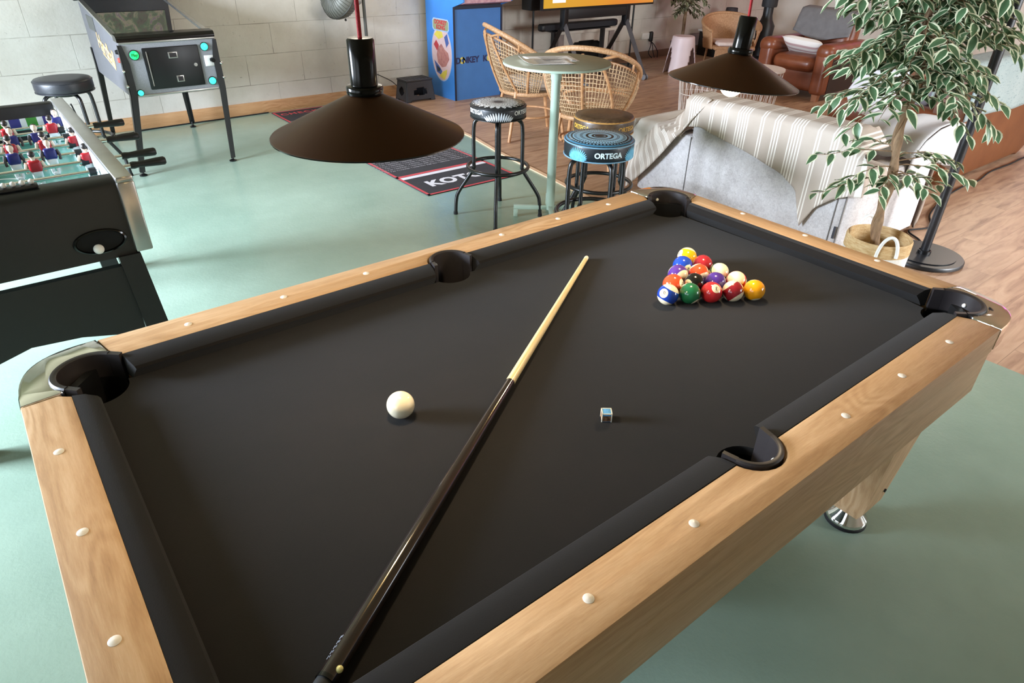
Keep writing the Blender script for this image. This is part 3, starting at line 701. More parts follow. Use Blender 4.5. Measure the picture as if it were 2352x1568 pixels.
for x in (PX0, PX1):   # metal side rails along the glass
    mb = MB(o_); v = []
    for y in (PF + .09, PB - .14):
        for dx, dz in ((-.004, -.004), (.028 if x == PX0 else -.028, 0), (.028 if x == PX0 else -.028, .012), (-.004, .012)): v.append((x + (dx if x == PX0 else (dx if abs(dx) > .01 else -dx)), y, pz(y) + dz))
    mb.add(v, [(0, 1, 5, 4), (1, 2, 6, 5), (2, 3, 7, 6), (3, 0, 4, 7), (0, 3, 2, 1), (4, 5, 6, 7)]); mb.build('side_rail', M('rail_steel', '#cfcdc8', .22, .9), PM)
lb = MB(o_); lp = arc((PF + .028, .925), .028, 180, 90, 5) + [(PF + .11, .958), (PF + .11, .915), (PF, .912)]
k = len(lp); lb.add([(x, p[0], p[1]) for x in (PX0 - .006, PX1 + .006) for p in lp], [(i, (i + 1) % k, k + (i + 1) % k, k + i) for i in range(k)] + [tuple(range(k)), tuple(range(2 * k - 1, k - 1, -1))]); lb.build('lockdown_bar', black_gloss, PM, 30)
def playfield_mat():
    t = NT('pinball_playfield'); v = t.co('Object', scale=(1.4, 1, 1))
    c = t.ramp(t.noise(v, 7, 5, .7, 1.5), [(.3, '#20201c'), (.42, '#4a4238'), (.5, '#3e4a36'), (.58, '#6f6450'), (.66, '#4d3a4a'), (.74, '#8b8468')], 'LINEAR'); t.col(c); return t.set(.4)
mb = MB(o_); mb.add([(PX0 + .02, PF + .1, .80), (PX1 - .02, PF + .1, .80), (PX1 - .02, PB - .145, 1.045), (PX0 + .02, PB - .145, 1.045)], [(0, 1, 2, 3)]); pf = mb.build('playfield', playfield_mat(), PM, solid=.008)
random.seed(3); cols = ['#b8a878', '#6f7a58', '#8a7f96', '#c9c3ae', '#7a4a38']
for k in range(16):
    x, y = random.uniform(PX0 + .08, PX1 - .1), random.uniform(PF + .25, PB - .3); z = .80 + (y - PF - .1) * .2
    if k % 3 == 0: MB(o_).lathe([(.03, 0), (.03, .035), (.038, .04), (.02, .05), (0, .052)], (x, y, z + .004), 18).build('bumper', M('pf%d' % (k % 5), cols[k % 5], .35), pf)
    else: MB(o_).box((x, y, z + .02), (random.uniform(.04, .12), .012, .03), .003, (.145, 0, random.uniform(-1, 1))).build('target', M('pf%d' % (k % 5), cols[k % 5], .35), pf)
MB(o_).box((PX1 - .1, PF + .75, .93), (.006, .9, .05), 0, (.145, 0, .02)).build('ball_guide', m_alu, pf)
t = NT('table_glass'); t.col('#ffffff'); m_glass = t.set(.02, trans=1); t.b.inputs['IOR'].default_value = 1.12
mb = MB(o_); mb.add([(PX0 + .02, PF + .09, .929), (PX1 - .02, PF + .09, .929), (PX1 - .02, PB - .14, pz(PB - .14) + .002), (PX0 + .02, PB - .14, pz(PB - .14) + .002)], [(0, 1, 2, 3)]); mb.build('glass', m_glass, PM)
MB(o_).bb(PX0 - .03, PX1 + .03, PB - .14, PB, 1.08, 1.78, .006).build('backbox', black_plastic, PM)
MB(o_).bb(PX0 + .03, PX1 - .03, PB - .14, PB, .57, 1.08).build('neck', black_plastic, PM)
for x in (PX0 + .0185, PX1 - .0205): MB(o_).add([(x, PF + .10, .80), (x, PB - .15, .98), (x, PB - .15, pz(PB - .15) - .005), (x, PF + .10, pz(PF + .10) - .005)], [(0, 1, 2, 3)]).build('inner_wall', black_plastic, PM, solid=.002)
MB(o_).bb(PX0 + .01, PX1 - .01, PB - .147, PB - .139, 1.2, 1.74).build('backglass', playfield_mat(), PM)
cd = MB(o_).bb(.098, .475, PF - .008, PF, .592, .868, .006).build('coin_door', M('coin_door', '#0c0c0d', .35), PM)
MB(o_).bb(.118, .124, PF - .0115, PF - .007, .615, .845).build('door_hinge', m_alu, cd)
for x0, x1, z0, z1 in ((.262, .325, .79, .832), (.285, .335, .628, .672)):
    MB(o_).bb(x0, x1, PF - .012, PF - .007, z0, z1, .002).build('coin_plate', m_alu, cd); MB(o_).bb(x0 + .008, x1 - .008, PF - .0135, PF - .011, z0 + .006, z1 - .006).build('coin_slot', M('slot_dark', '#1b1416', .4), cd)
MB(o_).cyl((.435, PF - .014, .735), (.435, PF - .007, .735), .012, n=18).build('door_lock', m_alu, cd)
m_green_lit = M('lit_green', '#19c25a', .25, emit='#1fe070', es=1.2); m_cyan_lit = M('lit_cyan', '#2fd0b0', .25, emit='#3fe6c2', es=1.2)
for x, z, r, mm in ((.043, .828, .030, m_green_lit), (.521, .85, .026, m_cyan_lit), (.022, .578, .020, m_cyan_lit), (.53, .612, .026, m_cyan_lit)):
    b = MB(o_).lathe([(r * 1.15, 0), (r * 1.15, .006), (r * .95, .009)], n=28, T=Matrix.Translation((x, PF, z)) @ Matrix.Rotation(PI / 2, 4, 'X')).build('button_ring', black_plastic, PM)
    MB(o_).lathe([(r * .96, 0), (r * .96, .010), (r * .7, .014), (0, .0145)], n=28, T=Matrix.Translation((x, PF, z)) @ Matrix.Rotation(PI / 2, 4, 'X')).build('lit_button', mm, b)
    if r == .030: text_mb(MB(o_), 'Play', plane_fn((x, PF - .015, z), (1, 0, 0), (0, 0, 1), None, .0006), size=.026, bold=.0012).build('button_text', M('dark_green', '#0c7a35', .4), b)
pp = MB(o_).bb(.505, .575, PF - .006, PF, .715, .79, .003).build('plunger_plate', M('plate_white', '#d9d6cf', .3), PM)
MB(o_).tube([(.548, PF, .762), (.548, PF - .04, .762), (.548, PF - .05, .762), (.548, PF - .075, .762)], [.008, .008, .018, .014], 16).build('plunger_knob', black_gloss, pp)
for x, sx in ((PX0, -1), (PX1, 1)):
    for y, sy in ((PF, -1), (PB - .14, 1)):
        xx = x; mb = MB(o_); c = .011; zt = .895 if sy < 0 else .74
        P = [(xx + sx * .004, y + sy * .004, zt), (xx + sx * .004, y + sy * .004, zt - .12), (xx + sx * .006, y + sy * .006, .56), (xx + (-.085 if sx < 0 else -.035) * (1 if sy < 0 else -sx * .4), y + sy * .030, .03)]
        for ax_ in (0, 1):   # angle-iron leg: two thin strips
            vs = []
            for (px, py, pz_) in P:
                wdt = .020 if pz_ > .85 else .042 if pz_ > .5 else .030
                d1 = Vector((-sx * wdt, 0, 0)) if ax_ else Vector((0, -sy * wdt, 0)); th = Vector((0, sy * .006, 0)) if ax_ else Vector((sx * .006, 0, 0))
                b = Vector((px, py, pz_)); vs += [b, b + d1, b + d1 + th, b + th]
            mb.add(vs, [(i * 4 + j, i * 4 + (j + 1) % 4, i * 4 + 4 + (j + 1) % 4, i * 4 + 4 + j) for i in range(3) for j in range(4)] + [(0, 3, 2, 1), (12, 13, 14, 15)])
        lg = mb.build('leg', black_metal, PM, 20); fx, fy = P[-1][0] - sx * .014, P[-1][1] - sy * .014
        MB(o_).lathe([(0, 0), (.026, 0), (.028, .008), (.012, .016), (.009, .018), (.009, .05)], (fx, fy, 0), 18).build('leg_leveller', black_metal, lg)
        for zz in (.73, .63) if sy < 0 else (): MB(o_).sphere((xx + sx * .012, y + sy * .012, zz), .011, 10, 8).build('leg_bolt', chrome, lg)

# ================================================================== DART MAT
DM = thing('dart_mat', 'black dart mat with red border lying on the green floor, white KOTO lettering', 'mat', (1.805, 4.455, 0)); o_ = (1.805, 4.455, 0)
DX0, DX1, DY0, DY1 = 1.395, 2.205, 2.955, 5.955
MB(o_).bb(DX0, DX1, DY0, DY1, 0, .006).build('mat_base', M('mat_black', '#28272d', .8, var=.15, vs=10), DM)
m_mred = M('mat_red', '#c2424a', .75, var=.1); mb = MB(o_); e = .022; zt = .0066
def strip(x0, x1, y0, y1, m_): m_.add([(x0, y0, zt), (x1, y0, zt), (x1, y1, zt), (x0, y1, zt)], [(0, 1, 2, 3)])
for a in ((DX0, DX1, DY0, DY0 + e), (DX0, DX1, DY1 - e, DY1), (DX0, DX0 + e, DY0, DY1), (DX1 - e, DX1, DY0, DY1), (DX0, DX1, 3.40, 3.435)): strip(*a, mb)
mb.build('red_border', m_mred, DM)
m_mw = M('mat_white', '#d9d6dc', .75, var=.05); mb = MB(o_); strip(DX0 + e, DX1 - e, 3.345, 3.395, mb); mb.build('throw_line', m_mw, DM)
fl = lambda x, y: (lambda p: Vector((x + p.x, y + p.y, .0070)))
text_mb(MB(o_), 'KOTO', fl(1.765, 3.155), size=.165, bold=.008, space=1.08).build('brand_text', m_mw, DM)
text_mb(MB(o_), 'CHECKOUTS', fl(1.80, 5.815), size=.108, bold=.003, space=1.2).build('heading_text', m_mred, DM)
outs = ['170 T20 T20 B', '167 T20 T19 B', '164 T20 T18 B', '161 T20 T17 B', '160 T20 T20 D20', '158 T20 T20 D19', '157 T20 T19 D20', '156 T20 T20 D18', '155 T20 T19 D19', '154 T20 T18 D20', '153 T20 T19 D18', '152 T20 T20 D16']
m_small = M('mat_small_text', '#a9a6ac', .8, var=.05); mb = MB(o_)
for c in range(6):
    for blk in range(3):
        txt = '\n'.join(outs[(c * 3 + blk * 5 + k) % 12] for k in range(11))
        text_mb(mb, txt, fl(1.49 + c * .126, 5.28 - blk * .74), size=.030, line=1.5)
for y in (4.92, 4.18): mb.add([(1.45, y, .007), (2.15, y, .007), (2.15, y + .004, .007), (1.45, y + .004, .007)], [(0, 1, 2, 3)])
mb.build('checkout_table', m_small, DM)

# ================================================================== BAR STOOLS with printed seats
def mandala(name, base, c1, c2, style):
    t = NT(name); o = t.xyz(t.co('Object')); r = t.math('SQRT', t.math('ADD', t.math('MULTIPLY', o[0], o[0]), t.math('MULTIPLY', o[1], o[1]))); a = t.math('ARCTAN2', o[1], o[0])
    top = None
    if style == 'petals':
        p1 = t.math('ABSOLUTE', t.math('SINE', t.math('MULTIPLY', a, 12))); p2 = t.math('ABSOLUTE', t.math('COSINE', t.math('MULTIPLY', a, 16)))
        e1 = t.math('ADD', .118, t.math('MULTIPLY', p1, .042)); m = t.math('LESS_THAN', r, e1)
        l1 = t.math('LESS_THAN', t.math('FRACT', t.math('ADD', t.math('MULTIPLY', r, 42), t.math('MULTIPLY', p1, .9))), .24)
        l2 = t.math('LESS_THAN', t.math('FRACT', t.math('ADD', t.math('MULTIPLY', r, 55), t.math('MULTIPLY', p2, 1.3))), .2)
        k = t.math('MULTIPLY', m, t.math('SUBTRACT', 1, t.math('MAXIMUM', l1, l2))); k = t.math('MULTIPLY', k, t.math('GREATER_THAN', r, .028))
        col = t.mix(k, base, t.mix(t.math('GREATER_THAN', r, .05), c1, c2))
    elif style == 'rings':
        tick = t.math('GREATER_THAN', t.math('SINE', t.math('MULTIPLY', a, 54)), -.1)
        ring = t.math('FRACT', t.math('MULTIPLY', r, 34)); k = t.math('GREATER_THAN', ring, .42); k2 = t.math('MULTIPLY', t.math('LESS_THAN', ring, .36), tick)
        k2 = t.math('MULTIPLY', k2, t.math('GREATER_THAN', r, .09))
        kk = t.math('MAXIMUM', t.math('MULTIPLY', k, t.math('LESS_THAN', r, .137)), t.math('MULTIPLY', k2, t.math('LESS_THAN', r, .162))); kk = t.math('MAXIMUM', kk, t.math('MULTIPLY', t.math('GREATER_THAN', r, .164), t.math('LESS_THAN', r, .172)))
        kk = t.math('MULTIPLY', kk, t.math('GREATER_THAN', r, .026)); col = t.mix(kk, base, t.mix(t.math('GREATER_THAN', r, .155), c1, c2))
    else:
        v = t.co('Object'); f = t.noise(v, 14, 5, .65, 2.5); col = t.ramp(f, [(.36, base), (.5, c1), (.62, c2), (.7, base)])
    side = base if style != 'burl' else None
    if side:
        nz = t.math('GREATER_THAN', o[2], .60)
        g = t.n('ShaderNodeNewGeometry'); nrm = t.xyz(g.outputs['Normal']); up_ = t.math('GREATER_THAN', nrm[2], .5); col = t.mix(up_, side, col)
    t.col(col); return t.set(.42, coat=.1)
def cyl_fn(r, zc, ang): return lambda p: Vector(((r + .0012 + p.z) * math.cos(ang + p.x / r), (r + .0012 + p.z) * math.sin(ang + p.x / r), zc + p.y))
def side_fan(mb, r, z0, ang, n, h, w, spread, base_=.05):
    """fan of leaf shapes rising from the lower edge of a round seat"""
    for k in range(n):
        q = (k / (n - 1) - .5) * 2; tilt = q * spread; L = h * (1 - .35 * q * q); f = cyl_fn(r, z0, ang)
        pts = []
        for i in range(7):
            s_ = i / 6; wd = w * math.sin(PI * min(1, s_ * .96 + .04)) ** .8
            cx, cy = q * base_ + math.sin(tilt) * (s_ * L * .9 + .004), math.cos(tilt) * (s_ * L * .9) + .003
            pts.append(((cx - math.cos(tilt) * wd, cy + math.sin(tilt) * wd), (cx + math.cos(tilt) * wd, cy - math.sin(tilt) * wd)))
        vs = [f(Vector((a[0], a[1], 0))) for p in pts for a in p]; mb.add(vs, [(2 * i, 2 * i + 1, 2 * i + 3, 2 * i + 2) for i in range(6)])
GS = 'bar stools around the bistro table'
def camang(x, y): return math.atan2(CAM[1] - y, CAM[0] - x)
# black and white stool
sx, sy = 1.575, 2.375; ca = camang(sx, sy)
t, s = swivel_stool('bar_stool', 'bar stool with black and white flower-print seat in front of the blue arcade machine', sx, sy, .725, .172, .085, (mandala('seat_flower', '#19191b', '#b0aaa4', '#dddad6', 'petals'), M('seat_piping_black', '#141415', .4)), a0=ca - .05, group=GS)
m_pr = M('print_white', '#c9cdd2', .5); mb = MB(); side_fan(mb, .172, .643, ca + .02, 13, .060, .0052, .8, .062); mb.build('seat_print', m_pr, s)
for da in (-.95, .98): text_mb(MB(), 'ORTEGA', cyl_fn(.172, .688, ca + da), size=.034, bold=.0012).build('seat_text', M('text_white', '#e2e2e0', .5), s)
# blue stool
sx, sy = 1.505, 1.425; ca = camang(sx, sy)
t, s = swivel_stool('bar_stool', 'bar stool with blue ring-print seat reading ORTEGA, nearest the pool table', sx, sy, .735, .178, .092, (mandala('seat_rings', '#0b161e', '#86aec2', '#376d88', 'rings'), M('seat_piping_blue', '#7199b0', .4)), a0=ca + .5, group=GS)
text_mb(MB(), 'ORTEGA', cyl_fn(.178, .682, ca + .30), size=.036, bold=.0014).build('seat_text', M('text_ice', '#cfe6ee', .5), s)
for da in (-.62, 1.15):
    mb = MB(); side_fan(mb, .178, .646, ca + da, 17, .074, .0042, 1.3, .012); f = cyl_fn(.1785, .648, ca + da)
    for R0, R1 in ((.0, .016), (.022, .032), (.037, .044)):
        q = [f(Vector((rr * math.cos(PI * i / 16), rr * math.sin(PI * i / 16), .0004))) for i in range(17) for rr in (R0, R1)]; mb.add(q, [(2 * i, 2 * i + 1, 2 * i + 3, 2 * i + 2) for i in range(16)])
    mb.build('seat_print', M('print_blue', '#4f9fc4', .45, c2='#6fb4cf', vs=60), s)
# brown stool
sx, sy = 1.865, 1.755; ca = camang(sx, sy)
t, s = swivel_stool('bar_stool', 'bar stool with brown wood-pattern seat and tan piping, behind the blue one', sx, sy, .735, .172, .095, (mandala('seat_burl', '#38261a', '#4d3824', '#5c4630', 'burl'), M('seat_piping_tan', '#b98a4c', .4)), a0=ca + .6, group=GS)
for da in (-.85, .9): text_mb(MB(), 'ORTEGA', cyl_fn(.172, .682, ca + da), size=.034, bold=.0012).build('seat_text', M('text_gold', '#c99a3c', .5), s)
MB().tube([(.166 * math.cos(2 * PI * k / 40), .166 * math.sin(2 * PI * k / 40), .722) for k in range(40)], .003, 6, True).build('piping', MATS['seat_piping_tan'], s)

# ================================================================== BISTRO TABLE + papers
m_sage = M('sage_enamel', '#a9bcab', .38, var=.03); m_sage_top = M('sage_top', '#8b8a76', .55, var=.04, vs=30)
BX, BY = 1.845, 2.16
BT = thing('bistro_table', 'tall sage green round bistro table between the bar stools', 'table', (BX, BY, 0)); ZT = .963
tp = MB().lathe([(0, ZT - .016), (.30, ZT - .016), (.318, ZT - .012), (.318, ZT - .002), (.314, ZT), (0, ZT)], n=64).build('table_top', m_sage_top, BT)
MB().lathe([(.312, ZT - .018), (.3195, ZT - .016), (.3195, ZT - .005)], n=64).build('edge_band', m_sage, tp)
MB().lathe([(.055, ZT - .016), (.055, ZT - .05), (.033, ZT - .062), (.033, ZT - .10), (.028, ZT - .11), (.028, .05)], n=28).build('column', m_sage, BT)
for k in range(4):
    a = math.radians(143 + k * 90); c, s_ = math.cos(a), math.sin(a); mb = MB(); mb.T = Matrix.Rotation(a, 4, 'Z')
    mb.bb(.0, .24, -.014, .014, .05, .078, .003); mb.bb(.213, .24, -.014, .014, 0, .06, .003); mb.build('foot', m_sage, BT)
def sheet(x, y, z, rz, lab, curl):
    mb = MB(); mb.grid(lambda u, v: Vector(((u - .5) * .297, (v - .5) * .21, .0008 + curl * max(0, .22 - u) ** 2 * 4 + curl * .4 * max(0, .3 - v) ** 2)), 12, 8)
    p = tag(mb.build('paper_sheet', paper, solid=.0006), lab, 'paper', 'paper sheets on the bistro table'); p.location = (x, y, z); p.rotation_euler = (0, 0, rz)
    mb = MB()
    for i in range(9):
        w_ = random.uniform(.55, .95); y0 = .075 - i * .018; mb.add([(-.06, y0, .0022), (-.06 + .18 * w_, y0, .0022), (-.06 + .18 * w_, y0 - .004, .0022), (-.06, y0 - .004, .0022)], [(0, 1, 2, 3)])
    mb.add([(.115, -.06, .0022), (.135, -.075, .0022), (.125, -.09, .0022), (.105, -.08, .0022)], [(0, 1, 2, 3)]); mb.build('printed_text', ink, p)
sheet(1.765, 2.165, ZT + .0005, math.radians(-28), 'printed white sheet lying nearest the edge of the bistro table', .10)
sheet(1.86, 2.235, ZT + .0001, math.radians(-24), 'printed white sheet half under the other sheet on the bistro table', .0)
# ================================================================== ARCADE CABINET
AX0, AX1, AF, AB = 3.262, 3.90, 5.41, 5.95; o_ = (3.58, 5.68, 0)
AM = thing('arcade_cabinet', 'blue arcade cabinet with oval side art standing against the block wall', 'arcade machine', o_)
m_ablue = M('arcade_blue', '#3f87d8', .45, var=.04, vs=6); m_ablue2 = M('arcade_front_blue', '#396da9', .5, var=.05, vs=8); m_navy = M('arcade_navy', '#0c1730', .4)
prof = [(AF, 0), (AF, .93), (AF - .19, .985), (AF - .19, 1.03), (AF + .02, 1.12), (AF + .10, 1.50), (AF - .02, 1.56), (AF - .02, 1.72), (AB, 1.72), (AB, .16), (AB - .25, .16), (AB - .25, 0)]
prof = [(AF, 0), (AF, .93), (AF - .19, .985), (AF - .19, 1.03), (AF + .02, 1.12), (AF + .10, 1.50), (AF - .02, 1.56), (AF - .02, 1.72), (AB, 1.72), (AB, .0)]
TY = Matrix(((0, 0, 1, 0), (1, 0, 0, 0), (0, 1, 0, 0), (0, 0, 0, 1)))
side = None
for x in (AX0, AX1 - .018):
    s_ = MB(o_).prism(prof, x, x + .018, T=TY).build('side_panel', m_ablue, AM, 20)
    if side is None: side = s_
    MB(o_).prism([(AF - .004, 0), (AF - .004, .93), (AF + .004, .93), (AF + .004, 0)], x - .001, x + .019, T=TY).build('edge_moulding', m_navy, AM)
MB(o_).bb(AX0 + .018, AX1 - .018, AF + .004, AF + .018, .0, .925).build('front_panel', m_ablue2, AM)
MB(o_).bb(AX0 + .018, AX1 - .018, AF - .002, AF + .02, .905, .94).build('front_ledge', m_navy, AM)
MB(o_).bb(AX0 + .018, AX1 - .018, AB - .02, AB, 0, 1.72).build('back_panel', m_navy, AM)
cp = MB(o_).add([(AX0 + .018, AF - .185, .975), (AX1 - .018, AF - .185, .975), (AX1 - .018, AF - .185, 1.03), (AX0 + .018, AF - .185, 1.03), (AX0 + .018, AF + .02, .94), (AX1 - .018, AF + .02, .94), (AX1 - .018, AF + .02, 1.10), (AX0 + .018, AF + .02, 1.10)], [(0, 1, 2, 3), (4, 7, 6, 5), (0, 4, 5, 1), (3, 2, 6, 7), (0, 3, 7, 4), (1, 5, 6, 2)]).build('control_panel', M('panel_pink', '#a5717c', .4, c2='#c9a0a4', vs=26), AM, 20)
for x in (.12, .34, .52): MB(o_).lathe([(.024, 0), (.024, .012), (.018, .02), (0, .022)], (AX0 + x, AF - .09, 1.066), 16).build('panel_button', white_plastic, cp)
MB(o_).tube([(AX0 + .22, AF - .09, 1.06), (AX0 + .22, AF - .09, 1.12)], .006, 8).sphere((AX0 + .22, AF - .09, 1.13), .02, 12, 8).build('joystick', black_gloss, cp)
MB(o_).add([(AX0 + .018, AF + .06, 1.13), (AX1 - .018, AF + .06, 1.13), (AX1 - .018, AF + .13, 1.5), (AX0 + .018, AF + .13, 1.5)], [(0, 1, 2, 3)]).build('screen', black_gloss, AM, solid=.01)
MB(o_).bb(AX0 + .018, AX1 - .018, AF - .01, AF + .0, 1.57, 1.71).build('marquee', M('marquee', '#b9474a', .4), AM)
# side art: pale oval sticker with a title tag, abstract patches only
m_art = {'rim': M('art_rim', '#a9c4ea', .4), 'bg': M('art_bg', '#e3c4c6', .45, var=.06), 'y': M('art_yellow', '#e2cf56', .45), 'r': M('art_rose', '#b06a6c', .45, c2='#c98f84', vs=30), 'b': M('art_blue', '#4a64a8', .45), 'k': M('art_dark', '#23303c', .45), 'red': M('art_red', '#c23a44', .45), 'ol': M('art_olive', '#9aa07a', .45)}
sf = lambda p, l: (AX0 - .0006 - l * .0006, 5.655 - p[0], .475 + p[1])
def blob(pts, key, l): MB(o_).add([sf(p, l) for p in pts], [tuple(range(len(pts)))]).build('side_art', m_art[key], side)
ov = lambda rx, rz, dz=0: [(rx * math.cos(2 * PI * i / 40), dz + rz * math.sin(2 * PI * i / 40)) for i in range(40)]
blob(ov(.205, .285, -.02), 'rim', 0); blob(ov(.195, .275, -.02), 'bg', 1)
blob([(-.14, .16), (-.08, .205), (.02, .20), (.04, .15), (-.05, .12)], 'y', 2); blob([(-.155, .06), (-.10, .11), (-.05, .06), (-.09, .0)], 'red', 2)
blob([(-.07, .04), (0, .08), (.06, .03), (.13, .0), (.15, -.06), (.08, -.14), (0, -.16), (-.08, -.12), (-.10, -.04)], 'r', 2); blob([(.06, .15), (.12, .19), (.15, .10), (.10, .05)], 'b', 2)
blob([(-.155, -.10), (-.06, -.15), (0, -.20), (-.03, -.24), (-.11, -.22)], 'b', 2); blob([(-.11, -.15), (-.03, -.18), (-.06, -.215), (-.10, -.205)], 'k', 3); blob([(-.06, -.255), (.04, -.285), (.09, -.22), (.10, -.17), (.02, -.20)], 'y', 3)
tagp = lambda w, h, dz: [(w * a, dz + h * b) for a, b in ((-1, -.6), (-.85, -1), (.85, -1), (1, -.6), (1, .6), (.85, 1), (-.85, 1), (-1, .6))]
blob(tagp(.165, .062, .265), 'rim', 4); blob(tagp(.152, .05, .265), 'ol', 5)
text_mb(MB(o_), 'DONKEY\nKONG', lambda p: Vector(sf((p.x, .265 + p.y), 7)), size=.058, bold=.003, line=.85).build('side_title', m_art['red'], side)
fr = plane_fn((3.58, AF + .004, .405), (1, 0, 0), (0, 0, 1), None, .002)
for txt, x, mm in (('D NKEY', -.145, M('logo_navy', '#1c2452', .45)), ('K NG', .165, M('logo_navy', '#1c2452', .45))): text_mb(MB(o_), txt, lambda p, x=x: fr(Vector((p.x + x, p.y, 0))), size=.085, bold=.004).build('front_logo', mm, AM)
for x in (-.212, .150): text_mb(MB(o_), 'O', lambda p, x=x: fr(Vector((p.x + x, p.y, 0))), size=.085, bold=.006).build('front_logo', M('logo_yellow', '#c9bb62', .45), AM)

# ================================================================== FOLDING STEP STOOL
STP = thing('step_stool', 'black plastic folding step stool on the wood floor left of the arcade cabinet', 'step stool', (2.945, 5.73, 0)); m_stp = M('step_black', '#333236', .55, bump=.1, bs=120)
MB().box((0, 0, .215), (.33, .215, .022), .006).build('step_top', m_stp, STP)
for k in range(7): MB().box((-.13 + k * .043, 0, .2275), (.012, .17, .004), .001).build('grip_strip', black_plastic, STP)
def perforated(fn, nu, nv, hole, mb):
    idx = {}
    def vid(i, j):
        if (i, j) not in idx: idx[(i, j)] = len(vs); vs.append(fn(i / nu, j / nv))
        return idx[(i, j)]
    vs = []; fs = []
    for i in range(nu):
        for j in range(nv):
            if hole((i + .5) / nu, (j + .5) / nv): continue
            fs.append((vid(i, j), vid(i + 1, j), vid(i + 1, j + 1), vid(i, j + 1)))
    return mb.add(vs, fs)
for s in (-1, 1):
    def fl_(u, v, s=s): w_ = .155 + .022 * (1 - v); return Vector(((u - .5) * 2 * w_, s * (.10 + .025 * (1 - v)), .204 * v))
    perforated(fl_, 40, 26, lambda u, v: (abs(u - .5) < .25 and .36 < v < .60) or (abs(u - .5) < .15 and .30 < v < .68) or (abs(u - .5) < .36 and v < .06), MB()).build('long_side', m_stp, STP, solid=.012)
    def sh_(u, v, s=s): w_ = .095 + .024 * (1 - v); return Vector((s * (.155 + .022 * (1 - v)), (u - .5) * 2 * w_, .204 * v))
    perforated(sh_, 26, 26, lambda u, v: ((u - .5) / .26) ** 2 + ((v - .5) / .22) ** 2 < 1 or (abs(u - .5) < .3 and v < .06), MB()).build('short_side', m_stp, STP, solid=.012)

# ================================================================== CABLES, SOCKET, FAN
def cable(name, pts, r, lab, mat=None, cat='cable'): return tag(MB().tube(bez(pts, 8), r, 8).build(name, mat or rubber), lab, cat)
cable('power_cable', [(-.30, 5.93, .30), (-.22, 5.94, .02), (.05, 5.90, .006), (.201, 5.945, .006), (.6, 5.97, .006), (1.03, 5.975, .006), (1.38, 5.99, .006)], .006, 'black cable running along the baseboard behind the pinball machine')
cable('power_cable', [(2.52, 5.99, .52), (2.56, 5.985, .30), (2.66, 5.99, .24), (2.80, 5.99, .165), (2.93, 5.985, .06), (3.1, 5.96, .008), (3.24, 5.97, .008)], .005, 'thin grey cable sagging down the wall behind the step stool', M('grey_cable', '#4d4a45', .6))
cable('power_cable', [(3.35, .40, .006), (3.467, .494, .006), (3.56, .60, .008), (3.75, .55, .006), (4.0, .66, .006), (4.44, .75, .006), (4.85, .78, .006), (5.08, .77, .006), (5.41, .81, .006), (5.78, .80, .006), (6.25, .80, .006), (7.2, .7, .006)], .0055, 'dark cable across the pale wood floor from the floor lamp along the leather sofa')
SK = thing('wall_socket', 'white double wall socket with a black plug near the pink stool', 'socket', (7.30, YB2, .31))
MB().box((-.05, -.012, .0), (.17, .024, .085), .006).build('socket_plate', white_plastic, SK); MB().box((.07, -.02, .03), (.05, .04, .05), .01).build('adapter', white_plastic, SK)
MB().soft((.045, -.035, -.01), (.06, .05, .14), .02, 2).build('plug', black_plastic, SK)
for k in range(3): MB().tube(bez([(.045, -.04, -.07), (.03 + .04 * k, -.06, -.13), (.0 + .1 * k, -.06, -.23), (.05 + .06 * k, -.09, -.30)], 8), .006, 8).build('plug_cable', rubber, SK)
FN = thing('pedestal_fan', 'grey pedestal fan by the block wall behind the near pendant lamp', 'fan', (2.43, 5.76, 0)); m_fan = M('fan_mesh', '#77766c', .5, .2, var=.06, vs=30); m_fan2 = M('fan_grey', '#a29f98', .5)
MB().lathe([(0, 0), (.17, 0), (.17, .02), (.05, .035), (.025, .06), (.016, .07), (.016, 1.02), (0, 1.02)], n=32).build('stand', M('fan_pole', '#55544e', .5), FN)
T = Matrix.Translation((-.25, 0, 1.04)) @ Matrix.Rotation(math.radians(-62), 4, 'Y') @ Matrix.Rotation(math.radians(12), 4, 'X')
MB().lathe([(0, .12), (.08, .118), (.17, .085), (.205, .03), (.21, 0), (.205, -.03), (.16, -.10), (.09, -.14), (0, -.145)], n=40, T=T).build('fan_cage', m_fan, FN, 60)
cg = MB()
for k in range(40):
    a = 2 * PI * k / 40; cg.tube([T @ Vector((r * math.cos(a), r * math.sin(a), z)) for r, z in ((.08, .121), (.172, .087), (.208, .03), (.208, -.03), (.162, -.103))], .0015, 4)
cg.tube([T @ Vector((.212 * math.cos(2 * PI * k / 40), .212 * math.sin(2 * PI * k / 40), 0)) for k in range(40)], .006, 6, True); cg.build('cage_wires', M('fan_wire', '#4a4943', .4, .4), FN)
MB().tube([T @ Vector((0, 0, -.12)), (-.03, 0, 1.0)], [.075, .03], 20).build('fan_motor', m_fan2, FN); MB().sphere((-.21, 0, .832), .012, 10, 6).build('clip', M('fan_wire', '#4a4943', .4), FN)

